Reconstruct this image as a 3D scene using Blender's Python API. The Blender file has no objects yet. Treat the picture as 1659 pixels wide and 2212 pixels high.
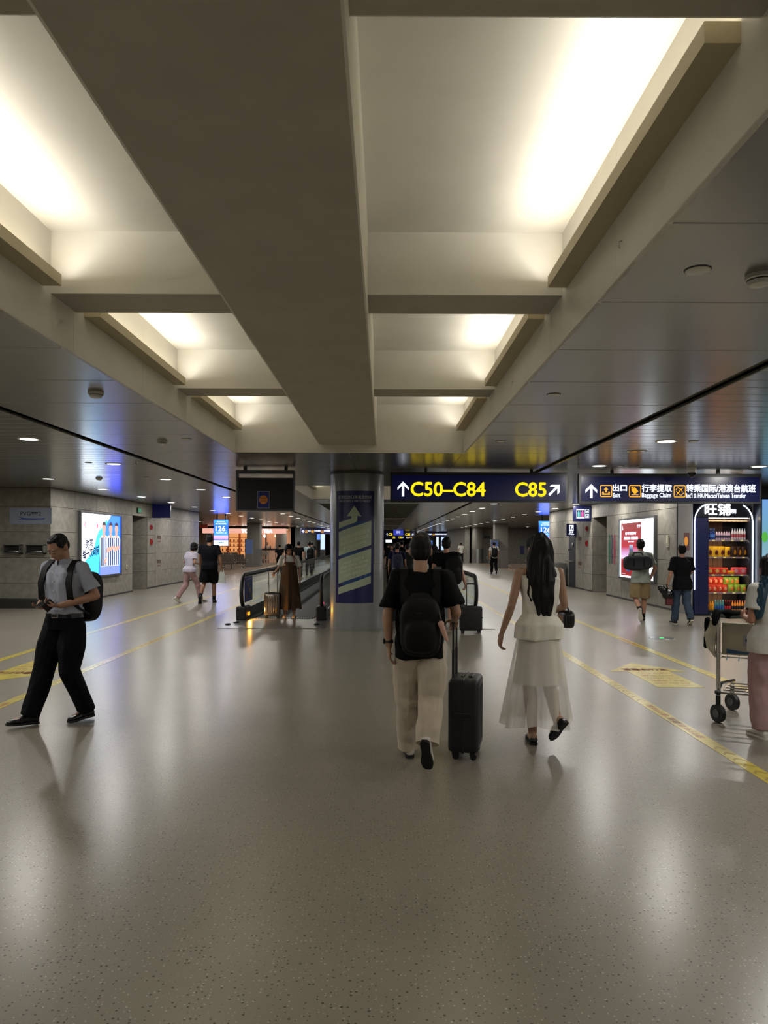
import bpy, bmesh, math, random
import numpy as np
from mathutils import Vector, Matrix, Euler
random.seed(7)
R = math.radians
sc = bpy.context.scene
C = sc.collection

# ---------------------------------------------------------------- camera, world, exposure
F, H, VX, VY, TH = 1600.0, 1.65, 829.5, 1174.0, 0.0038   # focal length (px), eye height, vanishing point, roll
cd = bpy.data.cameras.new('camera'); cam = bpy.data.objects.new('camera', cd); C.objects.link(cam)
cd.sensor_fit = 'VERTICAL'; cd.sensor_height = 24.0; cd.lens = 24.0 * F / 2212
cd.shift_y = (VY - 1106) / 2212; cd.clip_end = 400; cd.clip_start = 0.05
cam.matrix_world = Matrix.Translation((0, 0, H)) @ Matrix.Rotation(R(90), 4, 'X') @ Matrix.Rotation(TH, 4, 'Z')
sc.camera = cam
w = bpy.data.worlds.new('world'); sc.world = w; w.use_nodes = True
w.node_tree.nodes['Background'].inputs[0].default_value = (0.02, 0.02, 0.022, 1)
w.node_tree.nodes['Background'].inputs[1].default_value = 1.0
sc.view_settings.view_transform = 'Standard'; sc.view_settings.look = 'None'
sc.view_settings.gamma = 1.0; sc.view_settings.use_curve_mapping = False
sc.view_settings.exposure = 0.0
cy = sc.cycles
cy.max_bounces = 4; cy.diffuse_bounces = 3; cy.glossy_bounces = 2; cy.transmission_bounces = 4; cy.transparent_max_bounces = 10
cy.caustics_reflective = False; cy.caustics_refractive = False; cy.sample_clamp_indirect = 3.0; cy.blur_glossy = 1.0
cy.denoising_prefilter = 'ACCURATE'
cy.use_adaptive_sampling = True; cy.adaptive_threshold = 0.09; cy.adaptive_min_samples = 16; cy.light_sampling_threshold = 0.04

COVE = 5.6       # cove strip lamps, W per metre
DOWN = 265.0       # downlight radiance
SIGN = 1.0        # lit sign faces

def uv(px, py):
    dx, dy = px - VX, VY - py
    return dx - TH * dy, dy + TH * dx
def fl(px, py, z=0.0):                       # point on the floor (or on a level z) under a pixel
    u, v = uv(px, py); Y = F * (z - H) / v
    return Vector((u * Y / F, Y, z))
def at(px, py, Y):
    u, v = uv(px, py)
    return Vector((u * Y / F, Y, H + v * Y / F))
def atx(px, py, X):                          # point on a wall X = const
    u, v = uv(px, py); Y = X * F / u
    return Vector((X, Y, H + v * Y / F))

# ---------------------------------------------------------------- materials
def s1(c):
    c /= 255.0
    return c / 12.92 if c <= .04045 else ((c + .055) / 1.055) ** 2.4
def S(r, g, b): return (s1(r), s1(g), s1(b), 1.0)
MATS = {}
def mat(name, col=(.5, .5, .5, 1), rough=.5, metal=0.0, noise=None, bump=None, emit=None, es=0.0, spec=None, coat=0.0, alpha=None, sheen=0, trans=0, aniso=0):
    if name in MATS: return MATS[name]
    m = bpy.data.materials.new(name); m.use_nodes = True
    nt = m.node_tree; b = nt.nodes['Principled BSDF']
    if len(col) == 3: col = (*col, 1)
    b.inputs['Base Color'].default_value = col; b.inputs['Roughness'].default_value = rough; b.inputs['Metallic'].default_value = metal
    if spec is not None: b.inputs['Specular IOR Level'].default_value = spec
    if coat: b.inputs['Coat Weight'].default_value = coat; b.inputs['Coat Roughness'].default_value = .15
    if sheen: b.inputs['Sheen Weight'].default_value = sheen
    if trans: b.inputs['Transmission Weight'].default_value = trans
    if alpha is not None: b.inputs['Alpha'].default_value = alpha
    if emit is not None:
        b.inputs['Emission Color'].default_value = emit if len(emit) == 4 else (*emit, 1)
        b.inputs['Emission Strength'].default_value = es
    tc = nt.nodes.new('ShaderNodeTexCoord')
    if noise:
        n = nt.nodes.new('ShaderNodeTexNoise'); n.inputs['Scale'].default_value = noise[0]; n.inputs['Detail'].default_value = 2
        nt.links.new(tc.outputs['Object'], n.inputs['Vector'])
        mx = nt.nodes.new('ShaderNodeMixRGB'); mx.blend_type = 'MULTIPLY'; mx.inputs['Fac'].default_value = 1
        mx.inputs['Color1'].default_value = col
        rp = nt.nodes.new('ShaderNodeMapRange'); rp.inputs['From Min'].default_value = .3; rp.inputs['From Max'].default_value = .7
        rp.inputs['To Min'].default_value = 1 - noise[1]; rp.inputs['To Max'].default_value = 1 + noise[1] * .5
        nt.links.new(n.outputs['Fac'], rp.inputs['Value']); nt.links.new(rp.outputs['Result'], mx.inputs['Color2'])
        nt.links.new(mx.outputs['Color'], b.inputs['Base Color'])
    if bump:
        n2 = nt.nodes.new('ShaderNodeTexNoise'); n2.inputs['Scale'].default_value = bump[0]; n2.inputs['Detail'].default_value = 1
        nt.links.new(tc.outputs['Object'], n2.inputs['Vector'])
        bp = nt.nodes.new('ShaderNodeBump'); bp.inputs['Strength'].default_value = bump[1]; bp.inputs['Distance'].default_value = bump[2] if len(bump) > 2 else .01
        nt.links.new(n2.outputs['Fac'], bp.inputs['Height']); nt.links.new(bp.outputs['Normal'], b.inputs['Normal'])
    m.cycles.emission_sampling = 'NONE'
    MATS[name] = m
    return m
def glow(name, col, es, big=False):
    m = mat(name, (0.02, 0.02, 0.02, 1), .5, emit=col, es=es)
    m.cycles.emission_sampling = 'FRONT' if big else 'NONE'      # only the large panels are sampled as lamps
    return m
def grad(name, stops, es, axis='Z', rough=.3):
    """printed gradient along the object's generated axis, on a lit sheet"""
    m = mat(name, (.02, .02, .02, 1), rough, emit=(1, 1, 1, 1), es=es)
    nt = m.node_tree; b = nt.nodes['Principled BSDF']
    tc = nt.nodes.new('ShaderNodeTexCoord'); sp = nt.nodes.new('ShaderNodeSeparateXYZ'); nt.links.new(tc.outputs['Generated'], sp.inputs[0])
    cr = nt.nodes.new('ShaderNodeValToRGB'); nt.links.new(sp.outputs[axis], cr.inputs[0])
    els = cr.color_ramp.elements
    while len(els) < len(stops): els.new(.5)
    for e, (p, c) in zip(els, stops): e.position = p; e.color = c
    nt.links.new(cr.outputs[0], b.inputs['Emission Color']); m.cycles.emission_sampling = 'NONE'
    return m

# ---------------------------------------------------------------- objects
def tag(o, label=None, cat=None, group=None, kind=None):
    if label: o['label'] = label
    if cat: o['category'] = cat
    if group: o['group'] = group
    if kind: o['kind'] = kind
    return o
def thing(name, label, cat, loc=(0, 0, 0), rz=0.0, scale=1.0, group=None):
    o = bpy.data.objects.new(name, None); C.objects.link(o)
    o.location = loc; o.rotation_euler = (0, 0, rz); o.scale = (scale,) * 3
    o.empty_display_size = .1
    return tag(o, label, cat, group)
def link(name, me, m=None, parent=None, smooth=False):
    if m is not None:
        me.materials.clear(); me.materials.append(m)
    if smooth:
        me.polygons.foreach_set('use_smooth', [True] * len(me.polygons))
    o = bpy.data.objects.new(name, me); C.objects.link(o)
    if parent is not None: o.parent = parent
    return o
def root_of(o):
    while o.parent: o = o.parent
    return o

class MB:
    """collects shapes; build() links them as one mesh object (vertices in world space unless local)"""
    def __init__(s): s.v = []; s.f = []
    def add(s, V, Fc):
        n = len(s.v); s.v += [tuple(p) for p in V]; s.f += [tuple(i + n for i in f) for f in Fc]; return s
    def box(s, x0, x1, y0, y1, z0, z1):
        V = [(x, y, z) for z in (z0, z1) for y in (y0, y1) for x in (x0, x1)]
        return s.add(V, [(0, 2, 3, 1), (4, 5, 7, 6), (0, 1, 5, 4), (2, 6, 7, 3), (0, 4, 6, 2), (1, 3, 7, 5)])
    def cbox(s, c, d): return s.box(c[0] - d[0] / 2, c[0] + d[0] / 2, c[1] - d[1] / 2, c[1] + d[1] / 2, c[2] - d[2] / 2, c[2] + d[2] / 2)
    def rbox(s, x0, x1, y0, y1, z0, z1, r=.01, seg=2):
        bm = bmesh.new(); bmesh.ops.create_cube(bm, size=1)
        for v in bm.verts: v.co = ((x0 + x1) / 2 + v.co.x * (x1 - x0), (y0 + y1) / 2 + v.co.y * (y1 - y0), (z0 + z1) / 2 + v.co.z * (z1 - z0))
        r = min(r, .49 * min(abs(x1 - x0), abs(y1 - y0), abs(z1 - z0)))
        bmesh.ops.bevel(bm, geom=bm.edges[:], offset=r, segments=seg, affect='EDGES', profile=.5)
        bm.verts.index_update()
        s.add([v.co[:] for v in bm.verts], [[v.index for v in f.verts] for f in bm.faces]); bm.free(); return s
    def tube(s, pts, r, n=8, caps=True):
        pts = [Vector(p) for p in pts]; rr = r if isinstance(r, (list, tuple)) else [r] * len(pts)
        V, Fc = [], []; up = None
        for i, p in enumerate(pts):
            t = (pts[min(i + 1, len(pts) - 1)] - pts[max(i - 1, 0)]).normalized()
            if up is None:
                up = Vector((0, 0, 1)) if abs(t.z) < .9 else Vector((1, 0, 0))
            a = t.cross(up)
            if a.length < 1e-5: a = t.orthogonal()
            a.normalize(); b = a.cross(t).normalized(); up = b
            for k in range(n):
                q = 2 * math.pi * k / n; V.append(p + (a * math.cos(q) + b * math.sin(q)) * rr[i])
        for i in range(len(pts) - 1):
            for k in range(n): Fc.append((i * n + k, i * n + (k + 1) % n, (i + 1) * n + (k + 1) % n, (i + 1) * n + k))
        if caps: Fc += [tuple(range(n))[::-1], tuple(range((len(pts) - 1) * n, len(pts) * n))]
        return s.add(V, Fc)
    def cyl(s, c, r, z0, z1, n=24, r1=None):
        r1 = r if r1 is None else r1
        V = [(c[0] + q * math.cos(2 * math.pi * k / n), c[1] + q * math.sin(2 * math.pi * k / n), z) for z, q in ((z0, r), (z1, r1)) for k in range(n)]
        return s.add(V, [(k, (k + 1) % n, n + (k + 1) % n, n + k) for k in range(n)] + [tuple(range(n))[::-1], tuple(range(n, 2 * n))])
    def lathe(s, c, prof, n=20):
        V = [(c[0] + r * math.cos(2 * math.pi * k / n), c[1] + r * math.sin(2 * math.pi * k / n), c[2] + z) for r, z in prof for k in range(n)]
        Fc = [(i * n + k, i * n + (k + 1) % n, (i + 1) * n + (k + 1) % n, (i + 1) * n + k) for i in range(len(prof) - 1) for k in range(n)]
        Fc += [tuple(range(n))[::-1], tuple(range((len(prof) - 1) * n, len(prof) * n))]
        return s.add(V, Fc)
    def prism(s, poly, f0, f1):
        """poly: 2D points; f0,f1 map (a,b) to the two faces"""
        n = len(poly); V = [f0(*p) for p in poly] + [f1(*p) for p in poly]
        return s.add(V, [tuple(range(n)), tuple(range(n, 2 * n))[::-1]] + [(k, n + k, n + (k + 1) % n, (k + 1) % n) for k in range(n)])
    def poly(s, pts): return s.add(pts, [tuple(range(len(pts)))])
    def ell(s, c, r, M=None, n=16, m=10, e=1.0):
        V = []; sg = lambda t: math.copysign(abs(t) ** e, t)
        V.append(Vector((0, 0, -r[2])))
        for i in range(1, m):
            a = -math.pi / 2 + math.pi * i / m
            for k in range(n):
                b = 2 * math.pi * k / n
                V.append(Vector((r[0] * sg(math.cos(a)) * sg(math.cos(b)), r[1] * sg(math.cos(a)) * sg(math.sin(b)), r[2] * sg(math.sin(a)))))
        V.append(Vector((0, 0, r[2])))
        if M is not None: V = [M @ p for p in V]
        V = [p + Vector(c) for p in V]; L = len(V) - 1
        Fc = [(0, 1 + (k + 1) % n, 1 + k) for k in range(n)] + [(L, L - n + k, L - n + (k + 1) % n) for k in range(n)]
        for i in range(m - 2):
            for k in range(n): Fc.append((1 + i * n + k, 1 + i * n + (k + 1) % n, 1 + (i + 1) * n + (k + 1) % n, 1 + (i + 1) * n + k))
        return s.add(V, Fc)
    def cap(s, p0, r0, p1, r1, n=14):
        p0, p1 = Vector(p0), Vector(p1); d = p1 - p0
        if d.length < 1e-6: return s.ell(p0, (r0,) * 3)
        t = d.normalized(); a = t.orthogonal().normalized(); b = t.cross(a)
        V, prof = [p0 - t * r0], []
        for q in (-60, -30, 0): prof.append((p0 + t * r0 * math.sin(R(q)), r0 * math.cos(R(q))))
        for q in (0, 30, 60): prof.append((p1 + t * r1 * math.sin(R(q)), r1 * math.cos(R(q))))
        for p, r in prof:
            for k in range(n): V.append(p + (a * math.cos(2 * math.pi * k / n) + b * math.sin(2 * math.pi * k / n)) * r)
        V.append(p1 + t * r1); L = len(V) - 1
        Fc = [(0, 1 + (k + 1) % n, 1 + k) for k in range(n)] + [(L, L - n + k, L - n + (k + 1) % n) for k in range(n)]
        for i in range(5):
            for k in range(n): Fc.append((1 + i * n + k, 1 + i * n + (k + 1) % n, 1 + (i + 1) * n + (k + 1) % n, 1 + (i + 1) * n + k))
        return s.add(V, Fc)
    def chain(s, pts, rs):
        for i in range(len(pts) - 1): s.cap(pts[i], rs[i], pts[i + 1], rs[i + 1])
        return s
    def loft(s, rings, n=28, e=.85, caps=True):
        """rings: (centre, rx, ry[, ax, ay]) stacked ellipses"""
        V = []; sg = lambda t: math.copysign(abs(t) ** e, t)
        for rg in rings:
            c, rx, ry = Vector(rg[0]), rg[1], rg[2]
            ax = Vector(rg[3]) if len(rg) > 3 else Vector((1, 0, 0)); ay = Vector(rg[4]) if len(rg) > 4 else Vector((0, 1, 0))
            for k in range(n):
                b = 2 * math.pi * k / n; V.append(c + ax * rx * sg(math.cos(b)) + ay * ry * sg(math.sin(b)))
        Fc = [(i * n + k, i * n + (k + 1) % n, (i + 1) * n + (k + 1) % n, (i + 1) * n + k) for i in range(len(rings) - 1) for k in range(n)]
        if caps: Fc += [tuple(range(n))[::-1], tuple(range((len(rings) - 1) * n, len(rings) * n))]
        return s.add(V, Fc)
    def mesh(s, off=(0, 0, 0)):
        me = bpy.data.meshes.new('mesh')
        me.from_pydata([(p[0] - off[0], p[1] - off[1], p[2] - off[2]) for p in s.v], [], s.f); me.update()
        return me
    def build(s, name, m, parent=None, smooth=False, local=False, fixn=True):
        off = (0, 0, 0)
        if parent is not None and not local: off = root_of(parent).location
        me = s.mesh(off)
        if fixn and len(s.f) < 20000:
            bm = bmesh.new(); bm.from_mesh(me); bmesh.ops.recalc_face_normals(bm, faces=bm.faces[:]); bm.to_mesh(me); bm.free()
        o = link(name, me, m, parent, smooth)
        if smooth:
            try: me.set_sharp_from_angle(angle=R(40))
            except Exception: pass
        return o
def copytree(o, parent=None, **kw):
    c = o.copy(); C.objects.link(c); c.parent = parent
    for k, v in kw.items(): c[k] = v
    for ch in list(o.children): copytree(ch, c)
    return c

# a small scene of its own in which text and soft shapes are evaluated
TMP = bpy.data.scenes.new('workbench')
def evaluated(ob):
    TMP.collection.objects.link(ob); vl = TMP.view_layers[0]; vl.update()
    me = bpy.data.meshes.new_from_object(ob.evaluated_get(vl.depsgraph), depsgraph=vl.depsgraph)
    TMP.collection.objects.unlink(ob); d = ob.data; bpy.data.objects.remove(ob)
    return me
GLY = {}
def glyphs(body):
    if body not in GLY:
        cu = bpy.data.curves.new('t', 'FONT'); cu.body = body; cu.size = 1; cu.resolution_u = 3
        me = evaluated(bpy.data.objects.new('t', cu))
        V = np.array([v.co[:2] for v in me.vertices]).reshape(-1, 2); Fc = [tuple(p.vertices) for p in me.polygons]
        bpy.data.meshes.remove(me); bpy.data.curves.remove(cu)
        V = (V - V.min(0)) / np.maximum(np.ptp(V, axis=0), 1e-6)
        GLY[body] = (V, Fc)
    return GLY[body]
def lettering(parent, body, a0, a1, b0, b1, place, m, bold=0.0, name='lettering', label=None, skew=0.0):
    """print the words into the rectangle a0..a1 x b0..b1 of a surface; place(a, b) gives the 3D point"""
    V, Fc = glyphs(body); mb = MB()
    offs = [(0, 0)] + ([(bold, 0), (-bold, 0), (0, bold), (0, -bold)] if bold else [])
    for ox, oy in offs:
        P = [place(a0 + (a1 - a0) * x + ox + 0 * y, b0 + (b1 - b0) * y + oy + skew * x) for x, y in V]
        mb.add(P, Fc)
    o = mb.build(name, m, parent, fixn=False)
    if label: o['label'] = label
    return o
ORD = ['first', 'second', 'third', 'fourth', 'fifth', 'sixth', 'seventh', 'eighth', 'ninth', 'tenth', 'eleventh', 'twelfth', 'thirteenth',
       'fourteenth', 'fifteenth', 'sixteenth', 'seventeenth', 'eighteenth', 'nineteenth', 'twentieth'] + ['twenty-' + q for q in ('first', 'second', 'third', 'fourth', 'fifth', 'sixth', 'seventh', 'eighth', 'ninth')]
# ================================================================ the place itself
ZL, ZB, ZX, ZT = 3.03, 3.157, 3.34, 3.764          # low ceiling, main beam, cross beams, coffer top
CX0, CX1, BX0, BX1 = -2.27, 1.204, -.989, -.129     # coffer zone, main beam
SL0, SL1, SR0, SR1 = -4.046, -3.906, 2.84, 2.98     # dark slots in the ceiling
WL, WR = -8.42, 7.20                                # corridor walls
YN, YF = 18.7, 33.7                                 # where the corridor walls begin and end (left)
FARX0, FARX1, NEARX0, NEARX1, YB, YE = -18., 17., -14., 13., -5., 150.

def terrazzo():
    m = bpy.data.materials.new('terrazzo'); m.use_nodes = True; nt = m.node_tree; N = nt.nodes; Lk = nt.links; b = N['Principled BSDF']
    tc = N.new('ShaderNodeTexCoord')
    base = (.205, .185, .145, 1)
    n = N.new('ShaderNodeTexNoise'); n.inputs['Scale'].default_value = 1.3; n.inputs['Detail'].default_value = 4; Lk.new(tc.outputs['Object'], n.inputs['Vector'])
    r0 = N.new('ShaderNodeValToRGB'); r0.color_ramp.elements[0].position = .3; r0.color_ramp.elements[0].color = (.212, .192, .152, 1); r0.color_ramp.elements[1].position = .7; r0.color_ramp.elements[1].color = (.242, .22, .176, 1)
    Lk.new(n.outputs['Fac'], r0.inputs[0]); prev = r0.outputs[0]
    for scale, sel, size, colr in ((44, .58, .24, (.05, .044, .034, 1)), (54, .7, .24, (.42, .39, .33, 1))):
        v = N.new('ShaderNodeTexVoronoi'); v.voronoi_dimensions = '2D'; v.inputs['Scale'].default_value = scale; Lk.new(tc.outputs['Object'], v.inputs['Vector'])
        sx = N.new('ShaderNodeSeparateXYZ'); Lk.new(v.outputs['Color'], sx.inputs[0])
        g = N.new('ShaderNodeMath'); g.operation = 'GREATER_THAN'; g.inputs[1].default_value = sel; Lk.new(sx.outputs[0], g.inputs[0])
        sz = N.new('ShaderNodeMath'); sz.operation = 'MULTIPLY'; sz.inputs[1].default_value = size; Lk.new(sx.outputs[1], sz.inputs[0])
        l = N.new('ShaderNodeMath'); l.operation = 'LESS_THAN'; Lk.new(v.outputs['Distance'], l.inputs[0]); Lk.new(sz.outputs[0], l.inputs[1])
        a = N.new('ShaderNodeMath'); a.operation = 'MULTIPLY'; Lk.new(g.outputs[0], a.inputs[0]); Lk.new(l.outputs[0], a.inputs[1])
        mx = N.new('ShaderNodeMixRGB'); Lk.new(a.outputs[0], mx.inputs['Fac']); Lk.new(prev, mx.inputs['Color1']); mx.inputs['Color2'].default_value = colr; prev = mx.outputs[0]
    Lk.new(prev, b.inputs['Base Color'])
    b.inputs['Roughness'].default_value = .277; b.inputs['Specular IOR Level'].default_value = .55
    n2 = N.new('ShaderNodeTexNoise'); n2.inputs['Scale'].default_value = 4; n2.inputs['Detail'].default_value = 1; Lk.new(tc.outputs['Object'], n2.inputs['Vector'])
    bp = N.new('ShaderNodeBump'); bp.inputs['Strength'].default_value = .3; bp.inputs['Distance'].default_value = .001; pass
    return m
TERR = terrazzo()
CARPET = mat('carpet', S(120, 100, 80), .95, noise=(60, .3), bump=(300, .4))
STONE = mat('grey stone cladding', S(142, 138, 128), .55, noise=(6, .22), bump=(40, .12))
STONEB = mat('stone backing', S(60, 58, 54), .8)
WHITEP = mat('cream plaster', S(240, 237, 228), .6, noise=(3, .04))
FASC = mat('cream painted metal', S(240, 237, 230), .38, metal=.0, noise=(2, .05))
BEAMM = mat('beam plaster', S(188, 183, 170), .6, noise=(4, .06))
PANEL = mat('grey metal ceiling panel', S(146, 146, 143), .24, metal=.7, noise=(1.5, .06))
PLANK = mat('grey metal ceiling plank', S(152, 152, 149), .22, metal=.7, noise=(1.5, .06))
SLOTM = mat('dark slot', S(92, 89, 82), .6)
TROUGH = mat('cove trough paint', S(196, 184, 150), .5)
NAVY = mat('navy sign face', S(8, 12, 46), .3, emit=S(8, 14, 62), es=.3)
SIGNFRAME = mat('dark sign frame', S(38, 40, 42), .45)
STEEL = mat('brushed steel', S(175, 175, 172), .28, metal=.95)
CHROME = mat('polished chrome', S(215, 215, 215), .12, metal=1)
BLACKP = mat('black plastic', S(16, 16, 18), .4)
RUBBER = mat('black rubber', S(14, 14, 15), .5)
WHITEG = glow('white lit lettering', S(235, 242, 255), 1.25)
YELG = glow('yellow lit lettering', S(255, 222, 26), 1.15)
AMBG = glow('amber lit pictogram', S(255, 176, 20), 1.1)

floor = MB().box(NEARX0 - 5, NEARX1 + 5, YB, YE, -.2, 0).build('floor', TERR); tag(floor, kind='structure', label='polished olive grey terrazzo concourse floor')
for nm, (x0, x1) in (('l', (FARX0, -8.1)), ('r', (7.7, FARX1))):
    o = MB().box(x0, x1, YF + .4, 61.5, -.05, .006).build('carpet', CARPET, floor)

# ---- ceiling: slab above, metal panels below, coffers between
ceil = MB()
ZS = ZL + .02
zones = [(-.75, 11.28, [1.965, 5.04, 8.115]), (17.8, 23.6, [20.5])]
ceil.box(NEARX0 - 5, SL1, YB, YE, ZS + .12, 4.1).box(SR0, NEARX1 + 5, YB, YE, ZS + .12, 4.1)
ceil.box(SL1, CX0 - .03, YB, YE, ZS + .12, 4.1).box(CX1 + .03, SR0, YB, YE, ZS + .12, 4.1)
ceil.box(CX0 - .03, CX1 + .03, YB, YE, ZT + .03, 4.1)
ceil.box(CX0 - .03, CX1 + .03, 11.33, 17.75, ZS, ZT + .03).box(CX0 - .03, CX1 + .03, YB, -.8, ZS, ZT + .03).box(CX0 - .03, CX1 + .03, 23.65, 25, ZS, ZT + .03)
ceil.box(CX0 - .03, CX1 + .03, 25, YE, 3.42, ZT + .03)
ceil = ceil.build('ceiling', SLOTM); tag(ceil, kind='structure', label='low grey metal ceiling with lit cream coffers')
PMESH = {}
def pane(parent, name, x0, x1, y0, y1, z0, z1, m, bev=.004):
    d = (round(x1 - x0, 3), round(y1 - y0, 3), round(z1 - z0, 3), m.name)
    if d not in PMESH:
        mb = MB().rbox(-d[0] / 2, d[0] / 2, -d[1] / 2, d[1] / 2, -d[2] / 2, d[2] / 2, bev, 1); me = mb.mesh(); me.materials.append(m); PMESH[d] = me
    o = bpy.data.objects.new(name, PMESH[d]); C.objects.link(o); o.parent = parent
    o.location = ((x0 + x1) / 2, (y0 + y1) / 2, (z0 + z1) / 2)
    return o
# inner wide panels
y = -.98
g = .004
while y < 11.2:
    y1 = min(y + 1.04, 11.28)
    for a, b_ in ((SL1, CX0), (CX1, SR0)): pane(ceil, 'ceiling_panel', a + .002, b_ - .002, y + g, y1 - g, ZL, ZL + .03, PANEL)
    y = y1
for y0, y1 in [(11.28 + i * 1.0867, 11.28 + (i + 1) * 1.0867) for i in range(6)]:
    for a, b_ in ((SL1, CX0), (CX0, -.533), (-.533, CX1), (CX1, SR0)): pane(ceil, 'ceiling_panel', a + .002, b_ - .002, y0 + g, y1 - g, ZL, ZL + .03, PANEL)
y = 17.8
for i in range(14):
    y1 = y + 1.16
    for a, b_ in ((SL1, CX0), (CX1, SR0)): pane(ceil, 'ceiling_panel', a + .002, b_ - .002, y + g, y1 - g, ZL, ZL + .03, PANEL)
    y = y1
pane(ceil, 'ceiling_panel', CX0, CX1, 23.6, 25.0, ZL, ZL + .03, PANEL)
for a, b_ in ((SL1, CX0), (CX1, SR0)): MB().box(a, b_, y, YE, ZL, ZL + .03).build('ceiling_panel', PANEL, ceil)
# slot strips
for a, b_ in ((SL0, SL1), (SR0, SR1)): MB().box(a, b_, YB, YE, ZL + .05, ZL + .07).build('shadow_gap', SLOTM, ceil)
# outer planks, each a strip across
def planks(x0, x1, ya, yb, pitch):
    y = ya
    while y < yb - .01:
        pane(ceil, 'ceiling_plank', x0, x1, y + .004, min(y + pitch, yb) - .004, ZL, ZL + .03, PLANK, .006); y += pitch
planks(NEARX0 - 4, SL0, -1.0, 18.8, .3); planks(SR1, NEARX1 + 4, -1.0, 18.8, .3)
planks(WL - .6, SL0, 18.8, 33.8, .3); planks(SR1, WR + .6, 18.8, 33.8, .3)
for a, b_ in ((FARX0, SL0), (SR1, FARX1)):
    MB().box(a, b_, 33.8, YE, ZL, ZL + .03).build('ceiling_plank', PLANK, ceil)
# ribbed, sloping field of the ceiling further down the concourse
RIB = mat('ribbed ceiling field', S(112, 108, 96), .5, metal=.3)
_nt = RIB.node_tree; _w = _nt.nodes.new('ShaderNodeTexWave'); _w.inputs['Scale'].default_value = 1.6; _w.bands_direction = 'DIAGONAL'
_tc = _nt.nodes.new('ShaderNodeTexCoord'); _nt.links.new(_tc.outputs['Object'], _w.inputs['Vector'])
_b = _nt.nodes.new('ShaderNodeBump'); _b.inputs['Distance'].default_value = .08; _b.inputs['Strength'].default_value = .8
_nt.links.new(_w.outputs['Fac'], _b.inputs['Height']); _nt.links.new(_b.outputs['Normal'], _nt.nodes['Principled BSDF'].inputs['Normal'])
y = 25.0
while y < 140:
    y1 = y + 16
    MB().add([(CX0, y + .8, ZL + .02), (CX1, y + .8, ZL + .02), (CX1 - .55, y + 3, 3.38), (CX0 + .55, y + 3, 3.38), (CX0 + .55, y1 - 1.5, 3.38), (CX1 - .55, y1 - 1.5, 3.38), (CX1, y1, ZL + .02), (CX0, y1, ZL + .02)],
             [(0, 1, 2, 3), (3, 2, 5, 4), (4, 5, 6, 7), (0, 3, 4, 7), (1, 6, 5, 2)]).build('ribbed_field', RIB, ceil)
    MB().box(CX0, CX1, y, y + .8, ZL, ZL + .03).build('ceiling_panel', FASC, ceil)
    y = y1

CTUBE = glow('cove tube', (1.0, .945, .83, 1), 12)
def coffer_zone(y0, y1, xb):
    t = .03
    # upper ceiling, end walls, side fascias in joined lengths
    MB().box(CX0, CX1, y0, y1, ZT, ZT + t).build('coffer_ceiling', WHITEP, ceil)
    for yy in (y0 - t, y1): MB().box(CX0 - t, CX1 + t, yy, yy + t, ZL, ZT).build('coffer_end', FASC, ceil)
    for xx in (CX0 - t, CX1):
        y = y0
        while y < y1 - .01:
            yn = min(y + 1.5375, y1); MB().box(xx, xx + t, y + .0015, yn - .0015, ZL, ZT).build('fascia_panel', FASC, ceil); y = yn
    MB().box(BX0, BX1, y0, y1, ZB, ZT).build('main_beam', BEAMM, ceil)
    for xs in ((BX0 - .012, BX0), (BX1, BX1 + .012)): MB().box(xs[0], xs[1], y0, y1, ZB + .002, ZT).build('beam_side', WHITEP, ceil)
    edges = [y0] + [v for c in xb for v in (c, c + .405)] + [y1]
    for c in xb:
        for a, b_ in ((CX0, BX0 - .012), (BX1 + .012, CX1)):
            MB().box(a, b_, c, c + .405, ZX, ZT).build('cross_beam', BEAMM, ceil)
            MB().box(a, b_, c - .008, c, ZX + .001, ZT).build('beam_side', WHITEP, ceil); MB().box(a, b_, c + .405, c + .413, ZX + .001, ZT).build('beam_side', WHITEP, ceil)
    for i in range(0, len(edges), 2):
        a, b_ = edges[i] + .14, edges[i + 1] - .13
        for sx in (0, 1):
            f = (lambda x: CX1 - x) if sx else (lambda x: CX0 + x)
            zb = H + 1.70
            pr = [(0, zb), (.125, zb), (.125, zb + .075), (.113, zb + .075), (.113, zb + .012), (0, zb + .012)]
            tr = MB().prism(pr, lambda p, z: (f(p), a + .01, z), lambda p, z: (f(p), b_ - .01, z))
            for q in (a, b_ - .01): tr.box(min(f(0), f(.125)), max(f(0), f(.125)), q, q + .01, zb, zb + .075)
            tr = tr.build('cove_trough', TROUGH, ceil)
            MB().tube([(f(.05), a + .06, zb + .026), (f(.05), b_ - .06, zb + .026)], .012, 6).build('light_tube', CTUBE, tr)
            ld = bpy.data.lights.new('cove_lamp', 'AREA'); ld.shape = 'RECTANGLE'; ld.size = .06; ld.size_y = b_ - a - .12; ld.color = (1.0, .95, .84); ld.energy = COVE * (b_ - a)
            lo = bpy.data.objects.new('cove_lamp', ld); C.objects.link(lo); lo.parent = tr; lo.location = (f(.06), (a + b_) / 2, zb + .045); lo.rotation_euler = (R(180), R(66) * (-1 if sx else 1), 0)
for z in zones: coffer_zone(*z)

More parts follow.
